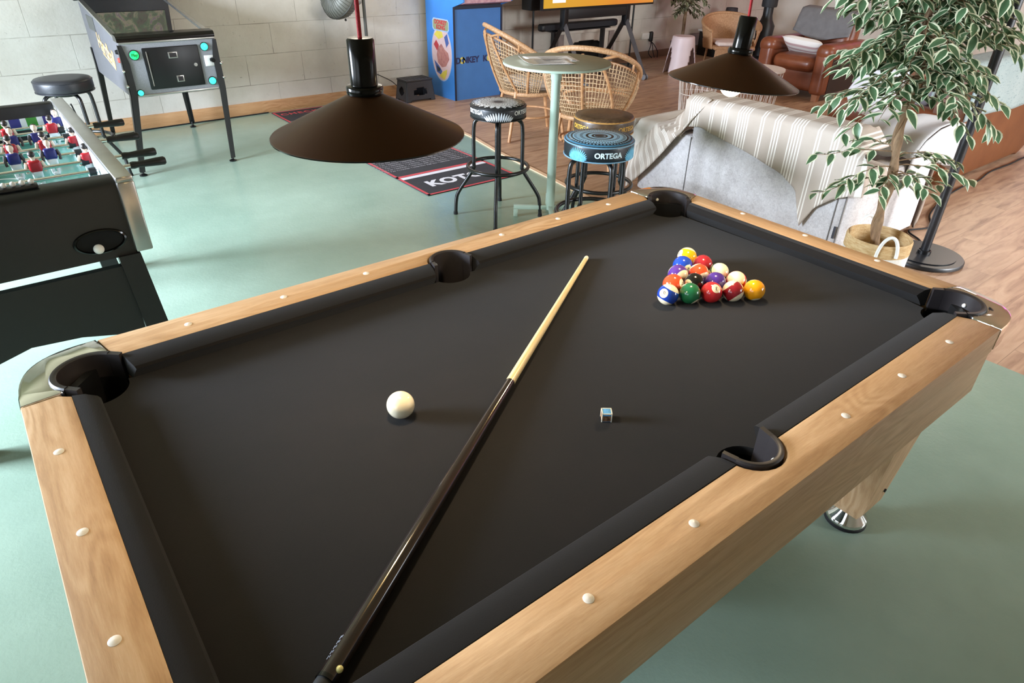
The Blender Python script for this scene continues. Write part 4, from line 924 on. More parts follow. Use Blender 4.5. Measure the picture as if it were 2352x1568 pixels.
# ================================================================== RATTAN CHAIRS
m_rat = M('rattan', '#a5744a', .42, c2='#c2946a', vs=24, bump=.15, bs=120); m_rat2 = M('rattan_wrap', '#9c7048', .5, c2='#c69c74', vs=90, bump=.4, bs=260); m_weave = M('rattan_weave', '#9c7a56', .6, c2='#c9ab86', vs=70, bump=.3, bs=200)
m_cush = M('grey_satin', '#a79c92', .45, c2='#d6cfc8', vs=5, bump=.25, bs=14)
def rattan_chair(lab, x, y, rz, H=.93, cushion_=True):
    t = thing('rattan_chair', lab, 'chair', (x, y, 0), rz, 'rattan shell chairs in the lounge')
    ring = lambda r, z, a0=0, a1=360, n=40: [(r * math.cos(math.radians(a0 + (a1 - a0) * k / n)), r * math.sin(math.radians(a0 + (a1 - a0) * k / n)), z) for k in range(n + (0 if a1 - a0 == 360 else 1))]
    MB().tube(ring(.265, .40), .017, 8, True).build('seat_frame', m_rat2, t); MB().lathe([(0, .405), (.255, .405), (.255, .39), (0, .39)], n=32).build('seat', m_weave, t)
    for sx in (-1, 1):
        for sy in (-1, 1):
            MB().tube([(sx * .19, sy * .19, .42), (sx * .225, sy * .215, .20), (sx * .26, sy * .235, .0)], [.015, .016, .014], 10).build('leg', m_rat, t)
    MB().tube(ring(.235, .20), .009, 6, True).build('stretcher', m_rat, t)
    def arch(u, k=1.0):
        ph = math.radians(180 + u * 118); c = max(0, math.cos(u * PI / 2)); r = .30 + .09 * c
        return Vector((r * math.cos(ph) - .02 * c, r * 1.08 * math.sin(ph), .60 + (H - .60) * c ** 1.15)) * 1.0
    def base(u):
        ph = math.radians(180 + u * 112); return Vector((.262 * math.cos(ph), .262 * math.sin(ph), .41))
    MB().tube([arch(-1 + k / 24) for k in range(49)], .019, 10).build('back_arch', m_rat2, t)
    MB().tube([base(-1 + k / 20).lerp(arch(-1 + k / 20), .86) for k in range(41)], .010, 8).build('inner_arch', m_rat, t)
    for s in (-1, 1): MB().tube(bez([arch(s), arch(s) + Vector((.05, 0, -.04)), (.225, s * .245, .50), (.20, s * .20, .40)], 6), .014, 8).build('arm_post', m_rat, t)
    S = lambda u, v: base(u).lerp(arch(u), v) + Vector((math.cos(math.radians(180 + u * 115)), math.sin(math.radians(180 + u * 115)), 0)) * .03 * math.sin(PI * v)
    mb = MB()
    for k in range(47): mb.tube([S(-.78 + 1.56 * k / 46, v / 8 * .86) for v in range(9)], .0036, 5)
    for v in (.08, .14, .2, .26, .32, .42, .48, .54, .60, .66, .72, .78): mb.tube([S(-.78 + 1.56 * k / 30, v) + Vector((0, 0, .004 * (k % 2))) for k in range(31)], .0038, 5)
    mb.build('back_weave', m_weave, t)
    for u0, u1, v0, v1 in ((-.45, -.15, 0, .86), (0, 0, 0, .93), (.45, .15, 0, .86), (-.62, -.62, 0, .95), (.62, .62, 0, .95), (-.15, -.32, .88, 1), (.15, .32, .88, 1), (-.5, -.5, .86, 1), (.5, .5, .86, 1)):
        MB().tube([S(u0 + (u1 - u0) * k / 6, v0 + (v1 - v0) * k / 6) * 1.0 + Vector((-.012, 0, 0)) for k in range(7)], .0105 if v0 == 0 else .009, 8).build('back_rod', m_rat, t)
    if cushion_:
        mb = MB(); mb.T = Matrix.Translation((.03, .0, .455)) @ Matrix.Rotation(.12, 4, 'Y'); mb.soft((0, 0, 0), (.40, .40, .07), .034, 6, puff=.03); mb.T = None
        tag(mb.build('seat_cushion', m_cush), 'pale grey satin cushion on the seat of the ' + ('left' if x < 3.06 else 'right') + ' rattan chair', 'cushion').location = (x, y, 0)
    return t
rattan_chair('rattan chair beside the blue arcade cabinet, left of the bistro table', 3.05, 3.86, math.radians(-22))
rattan_chair('rattan chair seen from behind, right of the bistro table column', 2.88, 2.90, math.radians(34), .92, False)

# ================================================================== TV ON TROLLEY, SOUNDBAR, SPEAKERS, FIREPLACE
TV = thing('television', 'large flat television with orange picture on a black trolley stand', 'television', (5.45, 5.45, 0)); o_ = (5.45, 5.45, 0)
def tv_mat():
    t = NT('tv_picture'); x = t.xyz(t.co('Object'))[0]; n_ = t.noise(t.co('Object'), 3, 4)
    c = t.ramp(t.math('ADD', t.math('MULTIPLY', t.math('ADD', t.math('MULTIPLY', x, .55), .5), .8), t.math('MULTIPLY', n_, .2)), [(.15, '#d9a21f'), (.5, '#e0941e'), (.75, '#e07f1e'), (1, '#d99026')])
    t.b.inputs['Base Color'].default_value = (.02, .02, .02, 1); t.l(c, t.b.inputs['Emission Color']); t.b.inputs['Emission Strength'].default_value = .75; t.b.inputs['Roughness'].default_value = .25; return t.m
MB(o_).bb(4.51, 6.39, 5.455, 5.50, .835, 1.90, .004).build('tv_body', black_plastic, TV)
sc_ = MB(o_).bb(4.527, 6.373, 5.452, 5.456, .857, 1.885).build('screen', tv_mat(), TV)
MB(o_).bb(4.66, 4.86, 5.4505, 5.452, .91, .99).build('picture_caption', M('caption_white', '#f3e2de', .5, emit='#f3e2de', es=.6), sc_)
MB(o_).bb(4.95, 5.95, 5.50, 5.57, .72, .86, .01).build('mount_bar', black_plastic, TV)
for x in (4.93, 5.985):
    up_ = MB(o_).bb(x - .035, x + .035, 5.50, 5.58, .60, 1.2, .006).build('upright', black_metal, TV)
    for dy, nm, mm in ((-1, 'front_leg', M('leg_grey_lit', '#4a4546', .4, .4)), (1, 'rear_leg', black_metal)):  # front legs: light on the black metal is painted in as grey
        y1 = 5.54 + dy * .43; MB(o_).tube([(x, 5.54 + dy * .02, .66), (x, 5.54 + dy * .36, .14), (x, y1, .055)], [.036, .033, .028], 4).build(nm, mm, TV)
        for s in (-.018, .018): MB(o_).cyl((x + s - .009, y1 - .005, .033), (x + s + .009, y1 - .005, .033), .033, n=18).build('castor', M('castor_grey', '#77787c', .4), TV)
sb = thing('soundbar', 'long black soundbar on the trolley below the television', 'soundbar', (5.35, 5.72, .62)); MB().soft((0, 0, 0), (1.30, .10, .085), .03, 3).build('bar_body', black_plastic, sb); MB().box((0, -.051, 0), (1.2, .004, .06)).build('grille', M('grille', '#15151a', .7), sb)
MB().box((0, .0, -.047), (1.0, .12, .012)).build('bracket', black_metal, sb)
for s in (-1, 1): MB().box((s * .42, .0, -.335), (.03, .06, .57)).build('bracket_leg', black_metal, sb)
for x, y, lab in ((4.815, 5.98, 'tall black speaker on a thin stand at the left of the television'), (6.60, 5.98, 'tall black speaker on a thin stand at the right, behind the television')):
    t = thing('speaker', lab, 'speaker', (x, y, 0), 0, 'speakers beside the television')
    MB().lathe([(0, 0), (.16, 0), (.16, .012), (.02, .02), (.013, .024), (.013, .80), (0, .80)], n=28).build('stand', black_metal, t)
    MB().box((0, 0, 1.06), (.23, .19, .54), .012).build('speaker_box', black_plastic, t); MB().box((0, -.0965, 1.06), (.20, .006, .50), .003).build('grille', M('grille', '#15151a', .7), t)
FP = thing('fireplace', 'white fireplace surround with black arched opening on the wall behind the television stand', 'fireplace', (5.9, 6.2, 0)); o_ = (5.9, 6.2, 0); m_fp = M('fireplace_white', '#cfc6b8', .7, var=.08, vs=6)
perforated(lambda u, v: Vector((5.42 + u * .98 , 6.17, v * .46)), 60, 40, lambda u, v: abs(u - .5) < .34 and v < .62 + .16 * math.sqrt(max(0, 1 - ((u - .5) / .34) ** 2)), MB(o_)).build('surround', m_fp, FP, solid=.04)
MB(o_).bb(5.38, 6.44, 6.10, 6.295, .46, .50, .006).build('mantel', m_fp, FP)
for x in (5.43, 6.37): MB(o_).bb(x - .05, x + .05, 6.13, 6.19, 0, .46, .004).build('pilaster', M('fireplace_stone', '#8d7f78', .75, var=.15), FP)
MB(o_).bb(5.46, 6.34, 6.245, 6.29, 0, .455).build('firebox', M('firebox_black', '#060606', .9), FP); MB(o_).bb(5.55, 6.25, 6.10, 6.18, 0, .035).build('hearth', M('hearth', '#4c463f', .8), FP)  # near-black panel behind the arched opening
tag(MB((5.05, 6.26, .7)).bb(4.93, 5.2, 6.225, 6.30, .70, .93, .004).build('wood_block', M('brown_block', '#6d5240', .7, var=.1)), 'brown wooden block on the wall beside the left speaker', 'wood block')
tag(MB((5.2, 6.26, .45)).bb(5.21, 5.38, 6.235, 6.30, .44, .53, .004).build('stone_corbel', M('brown_stone', '#7a6553', .8, var=.15)), 'brown stone corbel on the wall left of the fireplace', 'corbel')

# ================================================================== PINK STOOL, BACK PLANT
m_pink = M('pink_plastic', '#cdb9b8', .5, var=.02)
PSO = thing('plastic_stool', 'pale pink plastic stool with arched cut-outs by the back wall', 'stool', (6.74, 5.17, 0))
perforated(lambda u, v: Vector(((.215 - .075 * v) * math.cos(2 * PI * u), (.215 - .075 * v) * math.sin(2 * PI * u), .455 * v)), 72, 30, lambda u, v: abs(((u * 3 + .22) % 1) - .5) < .20 * math.sqrt(max(0, 1 - (v / .74) ** 2)), MB()).build('stool_body', m_pink, PSO, 60, solid=.008)
MB().lathe([(.142, .44), (.145, .456), (.135, .466), (.06, .462), (0, .460)], n=48).build('stool_seat', m_pink, PSO)
m_leaf, m_rim = M('leaf_green', '#3d5a3c', .4, c2='#5b7a55', vs=9, spec=.4), M('leaf_cream', '#d8d9b8', .45, var=.05)
m_leaf2, m_rim2 = m_leaf, m_rim
m_bark = M('bark', '#6d543b', .8, c2='#927556', vs=12, bump=.7, bs=40, stretch=(6, 6, 1.2))
def leaf(mb, p, d, up, L, Wd, curl):
    """one pointed variegated leaf: green centre, cream rim"""
    d = d.normalized(); n = (up - d * up.dot(d)); n = n.normalized() if n.length > 1e-4 else d.orthogonal().normalized(); s_ = d.cross(n)
    prof = ((0, .02), (.16, .62), (.38, 1), (.62, .86), (.82, .48), (1, .0)); mid = []; inn = [[], []]; outr = [[], []]; vs = []
    for t_, w_ in prof:
        c = p + d * (L * t_) - n * (curl * L * t_ * t_); mid.append(len(vs)); vs.append(c)
        for k, sg in ((0, 1), (1, -1)):
            inn[k].append(len(vs)); vs.append(c + s_ * (sg * Wd * w_ * .66) + n * (Wd * .22 * w_)); outr[k].append(len(vs)); vs.append(c + s_ * (sg * Wd * w_) + n * (Wd * (.36 + .1 * math.sin(t_ * 14)) * w_))
    g = []; c = []
    for i in range(5):
        for k in (0, 1):
            q = (mid[i], mid[i + 1], inn[k][i + 1], inn[k][i]); q2 = (inn[k][i], inn[k][i + 1], outr[k][i + 1], outr[k][i]); g.append(q if k else q[::-1]); c.append(q2 if k else q2[::-1])
    b = len(mb.v); mb.add(vs, g, 0)
    for f in c: mb.f.append([b + i for i in f]); mb.mi.append(1)
def twig(leaves, wood, p0, dirv, L, nl, ls, rng, droop=.5):
    d = dirv.normalized(); pts = []
    for k in range(7):
        t_ = k / 6; pts.append(p0 + d * L * t_ + Vector((0, 0, -droop * L * t_ * t_)) + Vector((rng.uniform(-1, 1), rng.uniform(-1, 1), rng.uniform(-1, 1))) * .008)
    wood.tube(pts, [.0035 - .0025 * k / 6 for k in range(7)], 5)
    for k in range(nl):
        t_ = .22 + .78 * (k + .5) / nl; i = min(5, int(t_ * 6)); f = t_ * 6 - i; p = pts[i].lerp(pts[i + 1], f); ax = (pts[i + 1] - pts[i]).normalized()
        sd = ax.cross(Vector((0, 0, 1))); sd = sd.normalized() * (1 if k % 2 else -1)
        dd = ax * rng.uniform(.3, 1.0) + sd * rng.uniform(.4, 1.2) + Vector((0, 0, rng.uniform(-.55, .2)))
        leaf(leaves, p, dd, Vector((rng.uniform(-.4, .4), rng.uniform(-.4, .4), 1)), ls * rng.uniform(.75, 1.15), ls * rng.uniform(.21, .27), rng.uniform(.0, .35))
rng = random.Random(11)
BP = thing('potted_ficus', 'variegated ficus against the back wall behind the pink stool', 'plant', (7.46, 5.78, 0)); lv, wd = MB(), MB()
MB().lathe([(0, .01), (.13, .01), (.16, .28), (.15, .28), (.13, .25), (0, .25)], n=28).build('planter', M('planter_grey', '#5e5349', .7), BP)
MB().tube(bez([(0, 0, .24), (.03, .02, .45), (-.01, -.01, .65), (.05, .0, .85), (.06, 0, 1.15)], 6), [.024] * 25, 10).build('trunk', m_bark, BP)
for k in range(64):
    a = rng.uniform(0, 2 * PI); z = rng.uniform(.66, 1.2); twig(lv, wd, Vector((.04, 0, z)), Vector((math.cos(a), math.sin(a) * .8, rng.uniform(-.1, .7))), rng.uniform(.18, .34), 9, .085, rng)
lv.build('foliage', [M('leaf_olive', '#4a4a34', .45, c2='#66654a', vs=9), M('leaf_pale', '#a8a584', .5)], BP, 60); wd.build('twigs', m_bark, BP)
# ================================================================== WICKER ARMCHAIR + CUSHION
m_wick = M('wicker', '#a2754f', .55, c2='#bb9068', vs=55, bump=.5, bs=140)
WC = thing('wicker_armchair', 'light wicker armchair with rounded back by the far wall', 'armchair', (7.52, 5.0, 0), math.radians(-128)); WC.scale = (.88, .88, .95)
def wshell(u, v):
    a = (u - .5) * 2; ph = math.radians(180 + a * 125); c = max(0, math.cos(a * PI / 2 * .9)); r = .33 + .05 * v + .03 * c
    z0, z1 = .30, .52 + .20 * c ** 1.4; return Vector((r * math.cos(ph) - .06 * c * v, r * 1.12 * math.sin(ph), z0 + (z1 - z0) * v))
perforated(wshell, 64, 22, lambda u, v: (abs(abs(u - .5) - .30) < .055) and .34 < v < .34 + .36 * math.sqrt(max(0, 1 - ((abs(u - .5) - .30) / .055) ** 2)), MB()).build('woven_shell', m_wick, WC, 60, solid=.018)
MB().tube([wshell(k / 48, 1.0) for k in range(49)], .02, 10).build('rim', m_wick, WC)
MB().soft((.03, 0, .325), (.62, .62, .05), .02, 3).build('seat', m_wick, WC); MB().bb(.32, .34, -.28, .28, .16, .31, .004).build('front_apron', m_wick, WC)
for sx in (-1, 1):
    for sy in (-1, 1): MB().tube([(.03 + sx * .27, sy * .27, .31), (.03 + sx * .29, sy * .29, 0)], .017, 10).build('leg', m_wick, WC)
mb = MB(); mb.T = Matrix.Translation((7.52, 5.0, .358)) @ Matrix.Rotation(math.radians(-128), 4, 'Z'); mb.soft((.05, 0, 0), (.45, .45, .05), .024, 5, puff=.008)
tag(mb.build('seat_cushion', M('cream_cushion', '#e4d3c8', .8, bump=.2, bs=60)), 'flat cream cushion on the seat of the wicker armchair', 'cushion')
CB = thing('low_cabinet', 'low black cabinet with white top behind the wicker armchair', 'cabinet', (8.62, 5.88, 0)); MB().bb(-.36, .36, -.22, .22, 0, .34, .006).build('cabinet_body', black_plastic, CB); MB().bb(-.38, .38, -.24, .24, .34, .37, .004).build('cabinet_top', white_plastic, CB)
TL = thing('table_lamp', 'small table lamp with dark shade on the low cabinet behind the wicker armchair', 'lamp', (8.60, 5.82, .37)); MB().lathe([(0, 0), (.06, 0), (.06, .015), (.015, .03), (.012, .14), (0, .14)], n=24).build('lamp_base', dark_grey, TL); MB().lathe([(.105, .13), (.085, .30), (.083, .30), (.103, .13)], n=32).build('lamp_shade', M('shade_dark', '#3c3436', .8), TL)
tag(MB().lathe([(0, 0), (.045, 0), (.06, .09), (.055, .09), (.045, .075), (0, .075)], n=20).sphere((0, 0, .13), .065, 12, 8).build('plant_pot', M('pot_brown', '#6b4c32', .7, var=.3, vs=40)), 'small brown plant pot beside the dark table lamp', 'plant pot').location = (8.86, 5.88, .37)
BS = thing('patio_heater', 'slim black standing column with cylinder head between wicker and leather armchairs', 'stand', (8.61, 5.2, 0)); MB().lathe([(0, 0), (.17, 0), (.17, .05), (.11, .08), (.12, .30), (.13, .48), (.085, .56), (.07, .62), (.07, .74), (0, .74)], n=28).build('column', black_plastic, BS); MB().lathe([(0, .73), (.105, .73), (.11, .75), (.11, 1.2), (0, 1.2)], n=28).build('head', M('heater_head', '#232324', .6, var=.3, vs=60), BS)

# ================================================================== LEATHER ARMCHAIR
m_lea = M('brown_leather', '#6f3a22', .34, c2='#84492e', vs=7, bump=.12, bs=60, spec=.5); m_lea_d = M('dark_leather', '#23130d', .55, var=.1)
LA = thing('leather_armchair', 'brown leather armchair with rolled arms and a grey throw over its back', 'armchair', (7.05, 3.49, 0))
MB().soft((.04, 0, .20), (.80, .60, .24), .05, 4).build('base', m_lea, LA); MB().soft((-.08, 0, .37), (.68, .52, .16), .07, 6, puff=.02).build('seat_cushion', m_lea, LA)
mb = MB(); mb.T = Matrix.Translation((.30, 0, .575)) @ Matrix.Rotation(math.radians(12), 4, 'Y'); mb.soft((0, 0, 0), (.22, .60, .56), .09, 6, puff=.02); mb.build('backrest', m_lea, LA)
for s in (-1, 1):
    a = MB(); a.soft((.0, s * .36, .30), (.88, .17, .46), .05, 5); a.soft((.0, s * .365, .52), (.90, .21, .17), .08, 5); am = a.build('arm', m_lea, LA)
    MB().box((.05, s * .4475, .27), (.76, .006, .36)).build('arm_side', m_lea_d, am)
    for sx in (-1, 1): MB().add([(sx * .37 - .035, s * .36 - .04, .10), (sx * .37 + .035, s * .36 - .04, .10), (sx * .37 + .035, s * .36 + .04, .10), (sx * .37 - .035, s * .36 + .04, .10), (sx * .37 - .03, s * .36 - .03, 0), (sx * .37 + .03, s * .36 - .03, 0), (sx * .37 + .03, s * .36 + .03, 0), (sx * .37 - .03, s * .36 + .03, 0)], [(0, 1, 2, 3), (7, 6, 5, 4), (0, 4, 5, 1), (1, 5, 6, 2), (2, 6, 7, 3), (3, 7, 4, 0)]).build('foot', M('foot_wood', '#a06a48', .5), LA)
def cloth_over(fn, nu, nv, name, mat, amp=.004, fr=9, uv=False, solid=.006, seed=0):
    rg = random.Random(seed); ph = [rg.uniform(0, 6) for _ in range(6)]
    def f(u, v):
        p = Vector(fn(u, v)); q = math.sin(fr * p.x + ph[0]) + math.sin(fr * 1.3 * p.y + ph[1]) + math.sin(fr * .9 * (p.z + p.y) + ph[2]) + .6 * math.sin(fr * 2.7 * (p.x - p.y) + ph[3])
        return p + Vector((math.sin(q) * amp, math.cos(q * 1.3) * amp, amp * q * .5))
    return MB().grid(f, nu, nv, uv=uv).build(name, mat, None, 70, solid)
def pathf(pts):
    """arc-length parametrised polyline"""
    P = [Vector(p) for p in pts]; L = [0]
    for a, b in zip(P, P[1:]): L.append(L[-1] + (b - a).length)
    def g(t):
        t *= L[-1]
        for i in range(len(P) - 1):
            if t <= L[i + 1] or i == len(P) - 2: return P[i].lerp(P[i + 1], (t - L[i]) / max(1e-9, L[i + 1] - L[i]))
    return g
pg = pathf([(7.11, 0, .62), (7.175, 0, .79), (7.235, 0, .885), (7.36, 0, .900), (7.48, 0, .87), (7.54, 0, .70)])
tag(cloth_over(lambda u, v: pg(v) + Vector((.0, 3.14 + u * .72, -.035 * math.sin(u * PI) * (1 if v < .2 else 0) + (.05 * abs(u - .5) if v < .08 else 0))), 24, 24, 'throw_blanket', M('grey_throw', '#6d6a69', .9, bump=.2, bs=150), .006, 8, seed=2), 'grey throw over the back of the leather armchair', 'throw')
def pil_mat(name, c1, c2, n):
    t = NT(name); x = t.xyz(t.co('Object')); f = t.math('FRACT', t.math('MULTIPLY', x[2], n)); t.col(t.ramp(f, [(0, c1), (.5, c1), (.62, c2), (.9, c2), (1, c1)])); t.bump(t.noise(t.co('Object'), 120, 2), .2, .002); return t.set(.85)
def pillow(name, lab, loc, rot, d, mat, group=None):
    mb = MB()
    def g(sg): return lambda u, v: Vector(((u - .5) * d[0] * (1 - .10 * (1 - abs(2 * v - 1)) ** .5 * abs(2 * u - 1)), sg * d[1] / 2 * (max(0, (1 - (2 * u - 1) ** 4) * (1 - (2 * v - 1) ** 4))) ** .55, (v - .5) * d[2] * (1 - .10 * (1 - abs(2 * u - 1)) ** .5 * abs(2 * v - 1))))
    mb.grid(g(1), 18, 18); mb.grid(g(-1), 18, 18); p = tag(mb.build(name, mat, None, 70), lab, 'cushion', group); p.location = loc; p.rotation_euler = rot; return p
pillow('striped_pillow', 'white pillow with pink and grey stripes on the leather armchair', (6.87, 3.50, .515), (math.radians(58), math.radians(4), math.radians(-84)), (.50, .13, .36), pil_mat('stripe_pillow', '#e2dcd4', '#b89a98', 14))

# ================================================================== WIRE BASKET TABLES
m_wire = M('white_wire', '#e3d8cd', .45)
def wire_basket(lab, x, y, r0, r1, h):
    t = thing('wire_basket', lab, 'wire basket', (x, y, 0), 0, 'white wire baskets'); ring = lambda r, z: [(r * math.cos(2 * PI * k / 48), r * math.sin(2 * PI * k / 48), z) for k in range(48)]
    for r, z, w_ in ((r0, .006, .006), (r0 + (r1 - r0) * .55, h * .55, .004), (r1, h, .006)): MB().tube(ring(r, z), w_, 6, True).build('ring', m_wire, t)
    n = 22; mb = MB()
    for k in range(n):
        a0, a1, a2 = 2 * PI * k / n, 2 * PI * (k + .62) / n, 2 * PI * (k + 1) / n
        for a, b in ((a0, a1), (a2, a1)): mb.tube([(r1 * math.cos(a), r1 * math.sin(a), h), (r0 * math.cos(b), r0 * math.sin(b), .006)], .003, 5)
    mb.build('wires', m_wire, t); MB().lathe([(0, h), (r1 + .01, h), (r1 + .01, h + .02), (0, h + .02)], n=48).build('lid', M('lid_white', '#d8cdc2', .5), t)
wire_basket('smaller white wire basket table on the left, under the far pendant lamp', 5.02, 3.52, .165, .20, .38)
wire_basket('larger white wire basket table on the right, under the far pendant lamp', 5.50, 3.18, .22, .26, .44)

# ================================================================== LEATHER SOFA seen from behind, with quilt
m_tan = M('tan_leather', '#653a20', .45, c2='#734527', vs=5, bump=.1, bs=70)
LS = thing('leather_sofa', 'tan leather sofa seen from behind at the right edge of the photo', 'sofa', (5.45, 1.32, 0)); o_ = (5.45, 1.32, 0)
mb = MB(o_); out_ = [(4.62, .02), (6.10, .02)] + arc((6.08, .30), .30, -80, 0, 6) + [(6.40, .86), (4.62, .86)]
mb.prism(out_, 0, .22, .04, T=Matrix.Translation((0, 1.09, 0)) @ Matrix.Rotation(PI / 2, 4, 'X')); mb.build('backrest', m_tan, LS, 30)
MB(o_).soft((5.5, 1.45, .20), (1.75, .78, .34), .05, 5).build('base', m_tan, LS)
for k in range(2): MB(o_).soft((5.15 + k * .72, 1.46, .42), (.70, .70, .15), .06, 5, puff=.015).build('seat_cushion', m_tan, LS)
for x in (4.69, 6.33):
    MB(o_).soft((x, 1.40, .29), (.20, 1.0, .50), .09, 5).build('arm', m_lea, LS)
    for y in (1.0, 1.8): MB(o_).cyl((x, y, 0), (x, y, .06), .025, n=14).build('foot', black_plastic, LS)
def quilt_mat():
    t = NT('teal_quilt'); v = t.co('Object'); a = t.noise(t.co('Object', scale=(7, 30, 30)), 3, 4, .7); b = t.noise(t.co('Object', scale=(40, 6, 6)), 3, 4, .7)
    f = t.math('MAXIMUM', t.math('GREATER_THAN', a, .6), t.math('GREATER_THAN', b, .62)); t.col(t.mix(t.math('MULTIPLY', f, .6), t.ramp(t.noise(v, 3), [(.3, '#8a9998'), (.7, '#9ba7a5')]), '#62797a')); t.bump(t.noise(v, 90, 2), .3, .003); return t.set(.9)
pq = pathf([(0, .852, .50), (0, .856, .70), (0, .862, .85), (0, .89, .888), (0, 1.07, .888), (0, 1.105, .86), (0, 1.12, .60)])
tag(cloth_over(lambda u, v: Vector((4.585 + u * 1.84, pq(v).y, pq(v).z + (.012 * math.sin(u * 9) if v < .05 else 0))), 50, 34, 'quilt', quilt_mat(), .003, 7, seed=5, solid=.010), 'pale teal patterned quilt draped over the back of the tan leather sofa', 'quilt')
pillow('white_pillow', 'white pillow on the tan leather sofa behind the near ficus', (4.66, 1.58, .60), (math.radians(28), 0, math.radians(60)), (.52, .16, .42), M('white_linen', '#e6e4e8', .85, bump=.2, bs=40))
pillow('lilac_pillow', 'pale lilac-grey pillow on the tan leather sofa beside the white one', (5.02, 1.30, .62), (math.radians(20), 0, math.radians(15)), (.46, .15, .40), M('lilac_linen', '#b7aeb4', .85, bump=.2, bs=40))

# ================================================================== GREY FELT SOFA
def felt():
    t = NT('grey_felt'); v = t.co('Object'); f = t.math('ADD', t.math('MULTIPLY', t.noise(v, 55, 4, .7, 1.2), .65), t.math('MULTIPLY', t.noise(v, 9, 3), .35))
    t.col(t.ramp(f, [(.36, '#b3acaa'), (.5, '#c8c2c0'), (.64, '#d6d1cf')])); t.bump(t.noise(v, 160, 2), .2, .002); return t.set(.95)
m_felt = felt(); GX0, GX1, GY0, GY1 = 2.665, 3.60, .60, 2.20
GS_ = thing('grey_sofa', 'light grey felt sofa seen from behind, just beyond the pool table', 'sofa', ((GX0 + GX1) / 2, 1.4, 0)); o_ = ((GX0 + GX1) / 2, 1.4, 0)
def wrap_wall(mb, h):
    """U-shaped wall: back and both arms with rounded outer corners"""
    th, R_ = .17, .10; oc = [(GX1, GY0 + .02), (GX1 - .05, GY0)] + arc((GX0 + R_, GY0 + R_), R_, 270, 180, 6) + arc((GX0 + R_, GY1 - R_), R_, 180, 90, 6) + [(GX1 - .05, GY1), (GX1, GY1 - .02)]
    ic = [(GX1, GY1 - th), (GX0 + th, GY1 - th), (GX0 + th, GY0 + th), (GX1, GY0 + th)]
    mb.prism(oc + ic, .045, h, .03)
wm = MB(o_); wrap_wall(wm, .50); wm.build('arms', m_felt, GS_, 30)
MB(o_).soft((GX0 + .115, 1.235, .40), (.225, 1.06, .66), .07, 6).build('backrest', m_felt, GS_)
MB(o_).soft(((GX0 + GX1) / 2 + .04, 1.4, .18), (.80, 1.30, .26), .04, 5).build('base', m_felt, GS_); MB(o_).soft(((GX0 + GX1) / 2 + .1, 1.4, .36), (.70, 1.24, .14), .05, 5, puff=.012).build('seat_cushion', m_felt, GS_)
m_seam = M('seam', '#6f6c69', .9)
for y in (1.735, .69): MB(o_).tube([(GX0 - .001, y, .05), (GX0 - .001, y, .49)], .0035, 6).build('seam', m_seam, GS_)
MB(o_).tube([(GX0 + .012, GY0 + .05, .05), (GX0 + .012, GY0 + .05, .49)], .0035, 6).build('seam', m_seam, GS_)
MB(o_).bb(GX0 - .004, GX0 + .002, .655, .668, .155, .225).build('label_tab', M('tab', '#35343a', .7), GS_)
for x in (GX0 + .07, GX1 - .08):
    for y in (GY0 + .08, GY1 - .08): MB(o_).cyl((x, y, 0), (x, y, .05), .025, n=14).build('foot', black_plastic, GS_)
# cream cover over the left arm
m_cream = M('cream_cover', '#cfc4b8', .9, c2='#d9d1c8', vs=4, bump=.25, bs=60)
pc = pathf([(2.642, 0, .07), (2.640, 0, .45), (2.66, 0, .515), (2.75, 0, .522), (3.58, 0, .522)])
def cov(u, v):
    y = 1.80 + u * .42; p = pc(v)
    if p.z < .5: p = Vector((p.x, 0, .5 - (.5 - p.z) * max(.04, min(1, (u - .02) * 1.1))))
    if u > .93 and p.z > .5: p = p + Vector((0, 0, -.02))
    if u >= .999: return Vector((p.x, y + .012, p.z - .03))
    return Vector((p.x - .012 * math.sin(u * 11) * (1 if p.z < .5 else 0), y, p.z))
cv = MB(); cv.grid(cov, 26, 44)
cv.grid(lambda u, v: Vector((2.642 + u * .94, 2.222 + .012 * math.sin(u * 14) * (1 - v), .09 + v * .425)), 30, 16)
tag(cv.build('sofa_cover', m_cream, None, 70, .006), 'cream cover hanging over the left arm of the grey sofa', 'sofa cover')
# striped throw over the back
def stripe_mat():
    t = NT('striped_throw'); t.b.inputs['Roughness'].default_value = .9
    uvn = t.n('ShaderNodeUVMap'); x = t.xyz(uvn.outputs[0]); u = x[0]
    grp = t.math('FRACT', t.math('MULTIPLY', u, 4.2)); thin = t.math('LESS_THAN', t.math('FRACT', t.math('MULTIPLY', grp, 20)), .42)
    wide = t.math('MULTIPLY', t.math('GREATER_THAN', grp, .10), t.math('LESS_THAN', grp, .35)); nar = t.math('MULTIPLY', t.math('GREATER_THAN', grp, .55), t.math('LESS_THAN', grp, .65)); nr2 = t.math('MULTIPLY', t.math('GREATER_THAN', grp, .80), t.math('LESS_THAN', grp, .95))
    m = t.math('MULTIPLY', thin, t.math('MAXIMUM', wide, t.math('MAXIMUM', nar, nr2)))
    v_ = t.co('Object'); t.col(t.mix(m, t.ramp(t.noise(v_, 4), [(.3, '#b5a596'), (.7, '#c4b5a7')]), '#efe6db')); t.bump(t.math('ADD', t.noise(v_, 200, 2), t.math('MULTIPLY', m, .5)), .25, .002); return t.m
m_str = stripe_mat()
KN = [(1.80, .55), (1.67, .572), (1.54, .545), (1.29, .497), (1.04, .43), (.93, .36), (.86, .17), (.80, .30), (.71, .375), (.62, .42), (.50, .43), (.40, .47), (.30, .36)]
def zb(y):
    if y >= KN[0][0]: return KN[0][1]
    for (a, za), (b, zb_) in zip(KN, KN[1:]):
        if y >= b: return za + (zb_ - za) * (a - y) / (a - b)
    return KN[-1][1]
